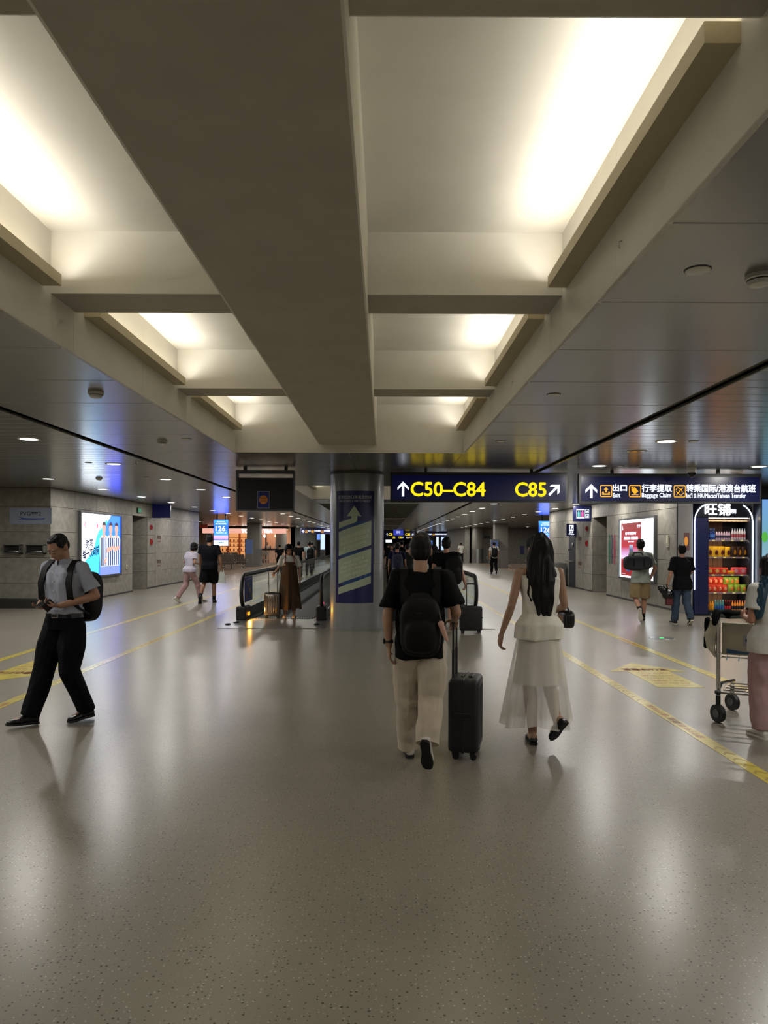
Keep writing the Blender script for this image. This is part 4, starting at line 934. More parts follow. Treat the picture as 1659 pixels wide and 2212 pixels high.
# ---- goods on the kiosk shelves, each its own thing
def bottle(col, capc, h=.24, r=.033, label_c=None):
    t = thing('bottle', '', 'bottle')
    MB().lathe((0, 0, 0), [(r * .9, 0), (r, .01), (r, h * .62), (r * .75, h * .74), (r * .4, h * .86), (r * .38, h * .9)], 12).build('bottle_body', mat('bottle %d %d %d' % col, S(*col), .2), t, smooth=True, local=True)
    MB().cyl((0, 0), r * .45, h * .89, h, 10).build('cap', mat('cap %d %d %d' % capc, S(*capc), .4), t, local=True)
    MB().cyl((0, 0), r * 1.02, h * .22, h * .5, 12).build('wrap_label', mat('wrap %d %d %d' % (label_c or capc), S(*(label_c or capc)), .5), t, smooth=True, local=True)
    return t
def pouch(col, spot, w=.12, h=.2, d=.05):
    t = thing('snack_pouch', '', 'snack bag')
    mb = MB(); n = 6; V = []
    for i in range(n + 1):
        z = h * i / n; th = d * math.sin(math.pi * (.08 + .84 * i / n)) * .5 + .003; wx = w / 2 * (1 - .08 * math.sin(math.pi * i / n))
        V += [(-wx, 0, z), (-wx * .5, -th, z), (wx * .5, -th, z), (wx, 0, z), (wx * .5, th, z), (-wx * .5, th, z)]
    Fc = [(i * 6 + q_, i * 6 + (q_ + 1) % 6, (i + 1) * 6 + (q_ + 1) % 6, (i + 1) * 6 + q_) for i in range(n) for q_ in range(6)] + [tuple(range(6))[::-1], tuple(range(n * 6, n * 6 + 6))]
    mb.add(V, Fc).build('pouch_body', mat('pouch %d %d %d' % col, S(*col), .35), t, smooth=True, local=True)
    MB().ell((w * .1, -d * .46, h * .45), (w * .28, .008, h * .26), n=12, m=6).build('printed_patch', mat('patch %d %d %d' % spot, S(*spot), .4), t, smooth=True, local=True)
    MB().box(-w / 2 * .98, w / 2 * .98, -.003, .003, h - .012, h + .01).build('top_seal', mat('pouch %d %d %d' % col, S(*col), .35), t, local=True)
    return t
def tub(col, spot, w=.2, h=.17, d=.09):
    t = thing('snack_carton', '', 'snack box')
    MB().rbox(-w / 2, w / 2, -d / 2, d / 2, 0, h, .03, 3).build('carton_body', mat('carton %d %d %d' % col, S(*col), .3), t, smooth=True, local=True)
    MB().poly([(w * .3 * math.cos(2 * math.pi * j / 10) * (1 if j % 2 else .7), -d / 2 - .001, h * .5 + h * .3 * math.sin(2 * math.pi * j / 10) * (1 if j % 2 else .7)) for j in range(10)]).build('printed_star', mat('star %d %d %d' % spot, S(*spot), .4), t, local=True, fixn=False)
    return t
PROTO = {}
def place(maker, args, x, y, z, lab, group, rz=0.0, sc_=1.0):
    key = (maker.__name__,) + args
    if key not in PROTO: o = PROTO[key] = maker(*args)
    else: o = copytree(PROTO[key])
    o.location = (x, y, z + .001); o.rotation_euler = (0, 0, rz); o.scale = (sc_,) * 3; o['label'] = lab; o['group'] = group
    return o
W_ = ox1 - ox0
def rowx(n, f0, f1): return [ox0 + W_ * (f0 + (f1 - f0) * (i + .5) / n) for i in range(n)]
ky = KY + .14
for i, x in enumerate(rowx(4, .02, .22)): place(bottle, ((60, 80, 150), (90, 140, 220), .27, .022), x, ky, shz[0], '%s blue-capped bottle from the left on the top kiosk shelf' % ORD[i], 'blue bottles on the top kiosk shelf')
for i, x in enumerate(rowx(6, .23, .6)): place(bottle, ((210, 180, 200), (60, 50, 80), .22, .027), x, ky, shz[0], '%s dark-capped pink bottle from the left on the top kiosk shelf' % ORD[i], 'pink bottles on the top kiosk shelf')
for i, x in enumerate(rowx(6, .62, .98)): place(bottle, ((220, 215, 225), (170, 190, 220), .27, .028, (190, 90, 100)), x, ky, shz[0], '%s pale bottle with red wrap from the left on the top kiosk shelf' % ORD[i], 'pale bottles on the top kiosk shelf')
for i, x in enumerate(rowx(4, .0, .6)): place(pouch, ((244, 190, 30), (110, 30, 26), .14, .24, .06), x, ky, shz[1], '%s yellow snack pouch from the left on the second kiosk shelf' % ORD[i], 'yellow pouches on the second kiosk shelf', sc_=1 if i < 3 else .96)
for i, x in enumerate(rowx(3, .62, 1.0)): place(pouch, ((60, 34, 22), (230, 150, 40), .13, .24, .06), x, ky, shz[1], '%s dark brown snack pouch from the left on the second kiosk shelf' % ORD[i], 'brown pouches on the second kiosk shelf', rz=.25)
for i, x in enumerate(rowx(3, .0, .52)): place(tub, ((226, 60, 30), (250, 200, 110)), x, ky, shz[2], '%s red carton with a star print from the left on the third kiosk shelf' % ORD[i], 'red cartons on the third kiosk shelf', sc_=.95)
place(tub, ((240, 140, 20), (255, 200, 60), .17, .09, .1), ox0 + W_ * .6, ky - .02, shz[2], 'low orange carton in the middle of the third kiosk shelf', 'orange cartons on the third kiosk shelf')
for i, x in enumerate(rowx(2, .64, 1.0)): place(tub, ((226, 80, 90), (240, 170, 180)), x, ky + .02, shz[2], '%s pink carton on the third kiosk shelf' % ('left' if i == 0 else 'right'), 'pink cartons on the third kiosk shelf', sc_=.98)
rk = MB().box(ox0 + .01, ox1 - .01, KY + .26, KY + .5, shz[3], shz[3] + .17).build('display_riser', mat('clear riser', S(120, 100, 90), .3)); tag(rk, 'brown display step under the upper pouches on the fourth kiosk shelf', 'display step')
for lvl, (yy, dz) in enumerate(((ky, 0), (KY + .36, .171))):
    w_n = 'upper' if lvl else 'front'
    for i, x in enumerate(rowx(4, .0, .52)): place(pouch, ((222, 66, 34), (255, 170, 120), .13, .17, .07), x, yy, shz[3] + dz, '%s orange-red snack pouch from the left in the %s row of the fourth kiosk shelf' % (ORD[i], w_n), 'orange-red pouches on the fourth kiosk shelf', rz=.1 * (-1) ** i)
    for i, x in enumerate(rowx(3, .54, 1.0 if not lvl else .92)): place(pouch, ((150, 180, 50), (240, 140, 60), .14, .17, .07), x, yy, shz[3] + dz, '%s green snack pouch from the left in the %s row of the fourth kiosk shelf' % (ORD[i], w_n), 'green pouches on the fourth kiosk shelf', rz=-.1 * (-1) ** i)
for i, x in enumerate(rowx(3, .0, .2)): place(bottle, ((240, 160, 30), (250, 180, 40), .25, .03), x, ky, shz[4], '%s orange drink bottle from the left on the bottom kiosk shelf' % ORD[i], 'orange bottles on the bottom kiosk shelf')
for i, x in enumerate(rowx(4, .21, .45)): place(bottle, ((70, 140, 150), (110, 200, 210), .27, .026, (60, 110, 190)), x, ky, shz[4], '%s teal water bottle from the left on the bottom kiosk shelf' % ORD[i], 'teal bottles on the bottom kiosk shelf')
for i, x in enumerate(rowx(3, .46, .62)): place(bottle, ((60, 16, 20), (220, 60, 70), .26, .024, (214, 50, 60)), x, ky, shz[4], '%s red-wrapped cola bottle from the left on the bottom kiosk shelf' % ORD[i], 'red bottles on the bottom kiosk shelf')
for i, x in enumerate(rowx(6, .63, .99)): place(bottle, ((236, 150, 60), (236, 120, 100), .26, .027, (30, 30, 50)), x, ky, shz[4], '%s orange tea bottle with black wrap from the left on the bottom kiosk shelf' % ORD[i], 'tea bottles on the bottom kiosk shelf')

# ================================================================ waiting areas, far shop, bins
SEATM = mat('seat brown grey', S(112, 100, 92), .6); 
def bench(nseat=3):
    t = thing('waiting_bench', '', 'bench'); w_ = .56 * nseat
    for i in range(nseat):
        x = -w_ / 2 + .28 + i * .56
        MB().rbox(x - .26, x + .26, -.24, .24, .4, .45, .02).build('seat', SEATM, t, local=True)
        MB().prism([(.2, .47), (.25, .47), (.36, .92), (.31, .93)], lambda a, b: (x - .26, a, b), lambda a, b: (x + .26, a, b)).build('backrest', SEATM, t, local=True)
    MB().box(-w_ / 2, w_ / 2, -.03, .03, .34, .4).build('beam', STEEL, t, local=True)
    for x in (-w_ / 2 + .2, w_ / 2 - .2): MB().tube([(x, -.3, .012), (x, -.05, .1), (x, 0, .34), (x, .05, .1), (x, .3, .012)], .025, 8).build('leg', CHROME, t, local=True, smooth=True)
    for x in (-w_ / 2, w_ / 2): MB().tube([(x, -.22, .36), (x, -.22, .62), (x, .24, .62), (x, .24, .4)], .02, 8).build('armrest', CHROME, t, local=True, smooth=True)
    return t
bn = bench(); first = True
def add_bench(x, y, rz, lab, grp):
    global first
    o = bn if first else copytree(bn); first = False
    o.location = (x, y, .007); o.rotation_euler = (0, 0, rz); o['label'] = lab; o['group'] = grp
for i, (px, py) in enumerate(((478, 1231), (505, 1229), (594, 1212))): 
    q = fl(px, py); add_bench(q.x, q.y, R(180) if i != 1 else R(170), '%s bench from the left wall end in the left waiting area' % ORD[i], 'benches in the left waiting area')
for i, (x, y, rz) in enumerate(((9.2, 60, 180), (11.2, 54, 180), (10.3, 47.5, 160), (12.6, 60, 180), (9.2, 56.5, 90), (-11.8, 56, 180), (-14, 52, 180))):
    add_bench(x, y, R(rz), ('%s bench seen on the right carpet' % ORD[i]) if x > 0 else ('%s back-row bench before the pink shop' % ORD[i - 5]), 'benches on the right carpet' if x > 0 else 'back-row benches before the pink shop')
def slim_column(x, y, w_, square, lab):
    t = thing('hall_column', lab, 'column', (x, y, 0)); g_ = mat('far column paint', S(128, 124, 116), .5)
    if square: MB().box(x - w_ / 2, x + w_ / 2, y - w_ / 2, y + w_ / 2, 1.25, ZL).build('shaft', g_, t); MB().rbox(x - w_ / 2 - .02, x + w_ / 2 + .02, y - w_ / 2 - .02, y + w_ / 2 + .02, .006, 1.25, .01).build('steel_base', STEEL, t)
    else: MB().cyl((x, y), w_ / 2, 1.25, ZL, 32).build('shaft', g_, t, smooth=True); MB().cyl((x, y), w_ / 2 + .02, .006, 1.25, 32).build('steel_base', STEEL, t, smooth=True)
slim_column(8.05, 51.2, .9, True, 'square grey column with steel base on the right carpet edge'); slim_column(8.0, 63, .95, False, 'round grey column with steel base farther down on the right')
slim_column(-9.1, 52.0, .9, True, 'square grey column before the left end of the pink shop'); slim_column(-8.75, 63.0, .95, False, 'round grey column right of the pink shop counter')
for x, y, nm in ((-9.35, 51.4, 'left'), (7.55, 50.6, 'right')):
    t = thing('info_totem', 'slim steel information totem beside the %s square column' % nm, 'totem', (x, y, 0))
    MB().rbox(x - .28, x + .28, y - .1, y + .1, .008, 1.95, .02).build('totem_body', STEEL, t); MB().box(x - .24, x + .24, y - .105, y - .1, .9, 1.88).build('totem_face', glow('pale totem screen', S(130, 160, 230), .9 if x > 0 else .15), t)
# pink tea shop at the end of the left waiting area
PINKW = mat('shop warm wall', S(240, 190, 160), .6); PINKS = glow('shop pink fascia', S(245, 180, 160), 1.0, True); SHW_ = glow('shop warm glow panel', (1.0, .62, .40, 1), 1.3, True); SHC = mat('shop counter dark', S(50, 30, 24), .5); SHO = mat('shop shelf wood', S(170, 80, 30), .5)
sx0, sx1, sy = -15.2, -8.2, 62.0
sh = thing('tea_shop', 'glowing pink and orange tea shop at the end of the left waiting area', 'shop', ((sx0 + sx1) / 2, sy, 0))
MB().box(sx0, sx1, sy + 3, sy + 3.1, 0, 2.95).build('shop_back', PINKW, sh); MB().box(sx0, sx1, sy, sy + .12, 2.45, 2.86).build('fascia', PINKS, sh); MB().box(sx0 - .3, sx1 + .2, sy - .1, sy + .2, 2.86, ZL).build('dark_soffit', SHC, sh)
MB().box(sx0 + .2, sx1 - .2, sy + .3, sy + 2.9, 2.8, 2.84).build('ceiling_glow', SHW_, sh)
lettering(sh, 'TO PRI  E TEA', at(522, 1147, sy).x, at(588, 1147, sy).x, 2.5, 2.78, plane_y(sy - .02), glow('shop lit name', (1, .97, .92, 1), 2.5), bold=.03)
MB().box(-11.3, -8.4, sy + .4, sy + 1.0, .0, 1.05).build('counter', PINKW, sh); MB().box(-11.4, -8.3, sy + .35, sy + 1.05, 1.05, 1.2).build('counter_top', SHC, sh)
for i in range(5): MB().box(-14.6, -11.6, sy + 2.4, sy + 2.9, .5 + i * .4, .54 + i * .4).build('shelf', SHO, sh)
for x in (-14.7, -13.6, -12.6, -11.5): MB().box(x - .04, x + .04, sy + 2.35, sy + 2.95, 0, 2.7).build('shelf_post', SHO, sh)
MB().box(-14.7, -11.5, sy + 2.92, sy + 2.98, .4, 2.6).build('shelf_back_light', glow('orange shelf light', (1.0, .42, .14, 1), .8), sh)
for x in (-11.4, -9.9): MB().box(x - .05, x + .05, sy + .1, sy + .2, 0, 2.45).build('post', SHC, sh)
for i, x in enumerate((-10.9, -10.3, -9.3, -8.8)): MB().ell((x, sy + 1.9, 2.25), (.14, .14, .14)).build('pendant_lamp', glow('pendant', (1, .85, .65, 1), 4), sh, smooth=True)
random.seed(3)
for i in range(26):
    r_, c_ = divmod(i, 9); x = -14.4 + c_ * .33; z = .545 + r_ * .4 + .4
    o = MB().lathe((x, sy + 2.6, z), [(.05, 0), (.06, .02), (.06, .17), (.03, .2), (.03, .24)], 8).build('tea_jar', mat('jar %d' % (i % 3), [S(200, 120, 60), S(120, 60, 40), S(230, 190, 150)][i % 3], .4), smooth=True); tag(o, '%s jar from the left on the %s shelf of the orange tea shop' % (ORD[c_], ['middle', 'upper', 'top'][r_]), 'jar', 'jars on the tea shop shelves')
for i in range(7):
    o = MB().lathe((-11.2 + i * .4, sy + .6, 1.2), [(.05, 0), (.05, .12), (.025, .16), (.025, .22 + .03 * (i % 3))], 8).build('counter_bottle', mat('cbottle %d' % (i % 3), [S(220, 120, 70), S(60, 30, 30), S(220, 200, 180)][i % 3], .3), smooth=True); tag(o, '%s bottle from the left on the pink shop counter' % ORD[i], 'bottle', 'bottles on the pink shop counter')
# far lit things at the right of the left sign and down the concourse
for i, (px, py0, py1, Y, wpx, c_, nm) in enumerate(((697, 1152, 1187, 75, 9, S(200, 225, 255), 'tall white lit panel under the left exit sign'), (688, 1152, 1166, 78, 7, S(110, 150, 240), 'small blue lit panel under the left exit sign'),
        (931, 1168, 1184, 88, 6, S(80, 140, 240), 'narrow blue lit panel far down the concourse'), (945, 1160, 1186, 90, 5, S(215, 230, 255), 'narrow white lit panel far down the concourse'), (912, 1160, 1169, 92, 12, S(200, 220, 250), 'wide pale lit panel far down the concourse'), (956, 1160, 1188, 86, 6, S(190, 215, 250), 'white lit panel beside the far right wall'), (840, 1166, 1172, 120, 14, S(235, 235, 245), 'most distant white lit board at the end of the concourse'))):
    q = pxr(px - wpx / 2, py0, px + wpx / 2, py1, Y)
    t = thing('lit_panel', nm, 'lit panel', ((q[0] + q[1]) / 2, Y, max(q[2], 0)))
    MB().box(q[0] - .05, q[1] + .05, Y, Y + .15, 0 if q[2] < 1.8 else q[2] - .05, q[3] + .05 if q[2] < 1.8 else ZL).build('panel_case', GREYF, t); MB().box(q[0], q[1], Y - .01, Y, max(q[2], .1), q[3]).build('panel_face', glow('far panel %d' % i, c_, 1.2), t)
# litter bins and water niche by the right wall
t = thing('litter_bin', 'brushed steel litter bin with slotted top against the right wall', 'bin', (6.75, 29.3, 0)); 
MB().rbox(6.42, 7.15, 29.0, 29.6, .03, .92, .03).build('bin_body', STEEL, t); MB().box(6.46, 7.1, 29.04, 29.56, 0, .03).build('bin_plinth', BLACKP, t)
for x in (6.52, 6.82): MB().box(x, x + .22, 29.1, 29.5, .92, .925).build('bin_slot', BLACKP, t)
t = thing('water_niche', 'dark navy drinking water unit set in the right wall', 'water dispenser', (7.18, 28.3, 0))
MB().rbox(WR - .03, WR - .001, 27.84, 28.75, .02, 2.0, .008).build('niche_panel', mat('niche navy', S(30, 34, 46), .35), t); MB().tube([(7.16, 28.3, 1.45), (7.05, 28.3, 1.45), (7.03, 28.3, 1.38)], .018, 8).build('tap', CHROME, t, smooth=True); MB().ell((7.15, 28.1, 1.62), (.03, .08, .08)).build('round_display', STEEL, t, smooth=True); MB().box(7.0, 7.17, 28.0, 28.6, .98, 1.02).build('drip_tray', STEEL, t)

o = thing('sign_stand', 'small navy poster stand between the benches on the right carpet', 'sign', (10.35, 55.5, .007))
MB().box(10.2, 10.5, 55.48, 55.52, .9, 1.5).build('stand_poster', mat('stand navy', S(24, 26, 70), .5), o); MB().cyl((10.35, 55.5), .02, .02, .9, 10).build('stand_pole', STEEL, o); MB().cyl((10.35, 55.5), .16, .007, .025, 18).build('stand_foot', STEEL, o)
q = pxr(1041, 1158, 1059, 1163, 63.9)
o = thing('wall_vent', 'dark slatted vent on the far right cross wall', 'vent', ((q[0] + q[1]) / 2, 63.95, q[2]))
MB().box(q[0], q[1], 63.95, 63.99, q[2], q[3]).build('vent_frame', HOLE, o)
for i in range(4): MB().box(q[0] + .03, q[1] - .03, 63.93, 63.95, q[2] + .03 + i * .045, q[2] + .05 + i * .045).build('vent_slat', GREYF, o)
q = pxr(431, 1126, 448, 1140, 58)
o = thing('hanging_sign', 'dim dark red hanging sign at the left wall end', 'sign', ((q[0] + q[1]) / 2, 58, q[2]))
MB().box(q[0], q[1], 58, 58.1, q[2], q[3]).build('sign_box', mat('dim red', S(96, 36, 26), .5, emit=S(110, 40, 26), es=.35), o); MB().box(q[0] + .1, q[1] - .1, 58.02, 58.08, q[3], ZL).build('hanger', SIGNFRAME, o)
# ================================================================ people
def soft(mb, vox, smooth=4, wr=0.0, wk=40.0, wdir=(1, 1, 1), seed=0, fac=.5):
    """join closed shapes into one continuous skin"""
    me = mb.mesh(); ob = bpy.data.objects.new('soft', me)
    r = ob.modifiers.new('r', 'REMESH'); r.mode = 'VOXEL'; r.voxel_size = vox
    s_ = ob.modifiers.new('s', 'SMOOTH'); s_.iterations = smooth; s_.factor = fac
    m2 = evaluated(ob); bpy.data.meshes.remove(me)
    if wr:
        n = len(m2.vertices); co = np.empty(n * 3); no = np.empty(n * 3); m2.vertices.foreach_get('co', co); m2.vertices.foreach_get('normal', no)
        co = co.reshape(-1, 3); no = no.reshape(-1, 3); rg = np.random.RandomState(seed); d = np.zeros(n)
        wv = co * np.array(wdir); wv = wv + .012 * np.sin(co[:, [1, 2, 0]] * 17 + seed)
        for i in range(6):
            k = rg.normal(size=3); k /= np.linalg.norm(k); f_ = wk * (.6 + .35 * i); d += np.sin(wv @ k * f_ + rg.rand() * 6) / (1 + .45 * i)
        d = np.sign(d) * np.abs(d) ** 1.2
        co += no * (d * wr * .4)[:, None]; m2.vertices.foreach_set('co', co.ravel()); m2.update()
    return m2
def V3(*a): return Vector(a)
SKINM = {}
def skin(c):
    if c not in SKINM: SKINM[c] = mat('skin %d' % len(SKINM), S(*c), .5, noise=(20, .06))
    return SKINM[c]
def cloth(name, c, rough=.85, bump=.15): return mat('cloth ' + name, S(*c), rough, noise=(7, .10), bump=(220, bump, .004), spec=.15)
def hairm(c=(9, 8, 7)): return mat('hair %d %d %d' % c, S(*c), .55, bump=(160, .25, .004), spec=.25)
J0 = dict(pel=(0, 0, .93), chest=(0, 0, 1.27), neck=(0, -.005, 1.46), head=(0, .025, 1.60), hpitch=0, hyaw=0, hroll=0,
          shL=(-.185, 0, 1.40), shR=(.185, 0, 1.40), elL=(-.235, -.03, 1.13), elR=(.235, -.03, 1.13), wrL=(-.245, .05, .89), wrR=(.245, .05, .89),
          hdL=(0, .12, -1), hdR=(0, .12, -1), pnL=(1, 0, 0), pnR=(-1, 0, 0), curlL=.35, curlR=.35,
          hipL=(-.09, 0, .9), hipR=(.09, 0, .9), knL=(-.1, .03, .5), knR=(.1, .03, .5), anL=(-.1, 0, .085), anR=(.1, 0, .085), toL=(-.03, 1, 0), toR=(.03, 1, 0), girth=1.0, fem=False)
def walk(front, s=.26, **kw):
    d = {}; f, b = (front, 'R' if front == 'L' else 'L'); sx = lambda q: -1 if q == 'L' else 1
    d['kn' + f] = (sx(f) * .1, s * .62, .51); d['an' + f] = (sx(f) * .095, s, .085); d['to' + f] = (sx(f) * .05, 1, .03)
    d['kn' + b] = (sx(b) * .1, -.02, .49); d['an' + b] = (sx(b) * .1, -s * 1.05, .19); d['to' + b] = (sx(b) * .03, .75, -.62)
    d['el' + b] = (sx(b) * .235, .05, 1.14); d['wr' + b] = (sx(b) * .235, .17, .92); d['el' + f] = (sx(f) * .235, -.08, 1.14); d['wr' + f] = (sx(f) * .25, -.06, .89)
    d.update(kw); return d
def hand(mb, w_, d, pn, side, curl):
    """palm, four jointed fingers of different length and a thumb leaving the side of the palm"""
    d = Vector(d).normalized(); pn = Vector(pn); pn = (pn - d * pn.dot(d)).normalized(); lat = d.cross(pn) * 1.0
    if side == 'L': lat = -lat
    # lat points to the thumb side
    w_ = Vector(w_)
    for o_, r_ in ((-.026, .014), (-.009, .016), (.009, .016), (.026, .015)): mb.cap(w_ + lat * o_ * .6 + d * .012, r_, w_ + lat * o_ + d * .085, r_ * .82)
    for i, (o_, L) in enumerate(((.028, .068), (.0095, .078), (-.0095, .072), (-.028, .056))):
        p = w_ + lat * o_ + d * .088; dd = d.copy(); a = curl * (1 + .12 * i); rr = .0088 - .0006 * (i == 3)
        for seg, fr in enumerate((.42, .33, .25)):
            a_ = a * (.6 + .5 * seg); dd = (d * math.cos(a * .6 + a * .8 * seg) + pn * math.sin(a * .6 + a * .8 * seg)).normalized()
            q = p + dd * L * fr * 1.15; mb.cap(p, rr, q, rr * .92, 8); p = q; rr *= .92
    p = w_ + lat * .03 + d * .025; t1 = (lat * .75 + d * .7 + pn * .25).normalized(); q = p + t1 * .042; mb.cap(p, .013, q, .0105, 8); t2 = (d * .85 + lat * .3 + pn * (.3 + .5 * curl)).normalized(); mb.cap(q, .0105, q + t2 * .036, .0085, 8)
def headM(J): return Matrix.Translation(J['head']) @ Euler((R(J['hpitch']), R(J['hroll']), R(J['hyaw']))).to_matrix().to_4x4()
def head_shape(mb, M, fem, face=True):
    def E(c, r): mb.ell(M @ Vector(c), r, M.to_3x3(), 18, 12)
    E((0, -.008, .022), (.075, .093, .098)); E((0, .022, -.03), (.063, .068, .08)); E((0, .04, -.082), (.04, .04, .03))
    E((0, .05, .03), (.058, .035, .045))
    mb.cap(M @ Vector((0, .085, .01)), .011, M @ Vector((0, .102, -.028)), .015, 10); E((.013, .092, -.034), (.01, .011, .009)); E((-.013, .092, -.034), (.01, .011, .009))
    E((.034, .06, -.02), (.028, .024, .026)); E((-.034, .06, -.02), (.028, .024, .026))
    for s_ in (-1, 1): E((s_ * .03, .08, .026), (.02, .01, .008)); E((s_ * .03, .076, .004), (.015, .012, .01)); E((s_ * .079, -.008, -.005), (.012, .02, .032))
    E((0, .082, -.058), (.024, .012, .009)); E((0, .08, -.068), (.02, .012, .009))
def shoe_shape(an, to, hgt=.05, L=.26, w_=.047, up=None):
    """upper and sole of a shoe; an = ankle joint, to = toe direction"""
    an = Vector(an); t = Vector(to).normalized(); s_ = t.cross(Vector((0, 0, 1))).normalized(); u = s_.cross(t).normalized()
    base = an - u * .085; up_, so = MB(), MB()
    rings = []
    for f_, wv, hv in ((-.08, .026, .035), (-.065, .037, .06), (-.02, .038, .075), (.04, .037, .065), (.09, .043, .045), (.14, .047, .034), (.17, .038, .026), (.188, .02, .018)):
        f_ *= L / .26; rings.append((base + t * f_ + u * (.018 + hv * .5 * hgt / .05), wv * w_ / .047, hv * .55 * hgt / .05, s_, u))
    up_.loft(rings, 16, .9)
    pr = [(-.088, .022), (-.07, .038), (-.02, .038), (.03, .034), (.09, .045), (.14, .05), (.175, .04), (.195, .02)]
    pts = [(f_ * L / .26 * .985, wv * .9 * w_ / .047) for f_, wv in pr]; poly = [(f_, wv) for f_, wv in pts] + [(f_, -wv) for f_, wv in pts[::-1]]
    so.prism(poly, lambda a, b: base + t * a + s_ * b, lambda a, b: base + t * a + s_ * b + u * .02)
    return up_, so, base, t, s_, u
def person(label, loc, rz, vox=.012, J=None, scale=1.0, top=None, bot=None, shoes=None, hair='short', hairc=(9, 8, 7), skinc=(176, 132, 104), socks=None, group=None, face=False):
    P = dict(J0); P.update(J or {}); fem = P['fem']; g = P['girth']
    r = thing('person', label, 'person', loc, rz, scale, group)
    near = vox < .008
    M = headM(P); pel, ch, nk = Vector(P['pel']), Vector(P['chest']), Vector(P['neck'])
    def rings_torso(k, hem=None, z_sh=0.0):
        bw = .135 if not fem else .125; cw = .165 if not fem else .145
        return [(pel + V3(0, -.005, -.06), (.145 if not fem else .15) * k * g, .105 * k * g), (pel + V3(0, -.005, .02), (.15 if not fem else .155) * k * g, .11 * k * g), (pel.lerp(ch, .35), bw * k * g, .1 * k * g), (pel.lerp(ch, .7), (bw + cw) / 2 * k * g, .105 * k * g), (ch, cw * k * g, .112 * k * g), (ch.lerp(nk, .45), (cw + .01) * k * g, .1 * k * g), (ch.lerp(nk, .72), .13 * k, .08 * k), (nk + V3(0, 0, -.01), .07 * k, .06 * k)]
    # ---------- body
    b = MB(); b.loft(rings_torso(.9)); b.cap(nk + V3(0, -.005, -.04), .058 if not fem else .048, M @ V3(0, -.02, -.05), .05 if not fem else .043)
    head_shape(b, M, fem)
    aw = 1.0 if not fem else .82
    for s_ in 'LR':
        sh, el, wr_, hp, kn, an = (Vector(P[q + s_]) for q in ('sh', 'el', 'wr', 'hip', 'kn', 'an'))
        b.cap(ch.lerp(nk, .6), .06 * g, sh, .05 * aw * g); b.cap(sh, .05 * aw * g, sh.lerp(el, .5), .046 * aw * g); b.cap(sh.lerp(el, .5), .046 * aw * g, el, .038 * aw); b.cap(el, .038 * aw, el.lerp(wr_, .3), .04 * aw); b.cap(el.lerp(wr_, .3), .04 * aw, wr_, .026 * aw)
        hand(b, wr_, P['hd' + s_], P['pn' + s_], s_, P['curl' + s_])
        b.cap(hp, .088 * g, hp.lerp(kn, .45), .078 * g); b.cap(hp.lerp(kn, .45), .078 * g, kn, .053); b.cap(kn, .053, kn.lerp(an, .32) + V3(0, -.012, 0), .057); b.cap(kn.lerp(an, .32) + V3(0, -.012, 0), .057, an, .036)
        t = Vector(P['to' + s_]).normalized(); u = t.cross(V3(0, 0, 1)).normalized().cross(t).normalized()
        b.cap(an - u * .03 - t * .03, .036, an - u * .05 + t * .12, .028)
    link('body', soft(b, vox, 3 if near else 2), skin(skinc), r, True)
    # ---------- hair
    hm = hairm(hairc); h = MB()
    def HE(c, rr): h.ell(M @ Vector(c), rr, M.to_3x3(), 18, 12)
    if hair in ('short', 'crop'):
        if hair == 'crop':
            HE((0, -.022, .045), (.08, .09, .08)); HE((0, -.05, .0), (.07, .05, .06)); HE((0, .02, .092), (.055, .045, .022))
        else:
            HE((0, -.022, .042), (.085, .098, .094)); HE((0, -.034, -.002), (.079, .078, .085)); HE((0, .03, .09), (.062, .05, .03)); HE((.015, -.01, .118), (.05, .06, .022))
        for s_ in (-1, 1): HE((s_ * .068, .008, .035), (.014, .03, .03))
    elif hair == 'bob':
        HE((0, -.02, .035), (.092, .105, .098)); HE((0, -.035, -.05), (.088, .07, .075)); HE((0, .05, .085), (.07, .045, .03))
        for s_ in (-1, 1): HE((s_ * .075, .02, -.02), (.02, .045, .08))
    elif hair == 'bun':
        HE((0, -.02, .035), (.086, .102, .095)); HE((0, -.09, .06), (.05, .045, .045)); HE((0, .03, .085), (.06, .05, .03))
    elif hair == 'long':
        HE((0, -.02, .035), (.093, .107, .1)); HE((0, .035, .085), (.07, .05, .032))
        hp_ = Vector(P['head'])
        h.loft([(hp_ + V3(0, -.03, .07), .085, .09), (hp_ + V3(0, -.045, -.03), .1, .075), (hp_ + V3(0, -.07, -.13), .112, .06), (hp_ + V3(.0, -.115, -.25), .105, .042), (hp_ + V3(.005, -.12, -.38), .088, .036), (hp_ + V3(.012, -.118, -.48), .07, .028), (hp_ + V3(.018, -.112, -.57), .05, .02)], 28, .9)
        for dx, z1 in ((-.1, -.42), (.1, -.40), (-.075, -.5)): h.tube([hp_ + V3(dx * .9, -.03, -.05), hp_ + V3(dx * 1.12, -.08, -.2), hp_ + V3(dx * .95, -.11, z1)], [.02, .016, .006], 8)
    hv = max(vox, .006)
    link('hair', soft(h, hv, 3, wr=.012 if hair == 'long' else .005, wk=120, wdir=(1, 1, .12), seed=len(label)), hm, r, True)
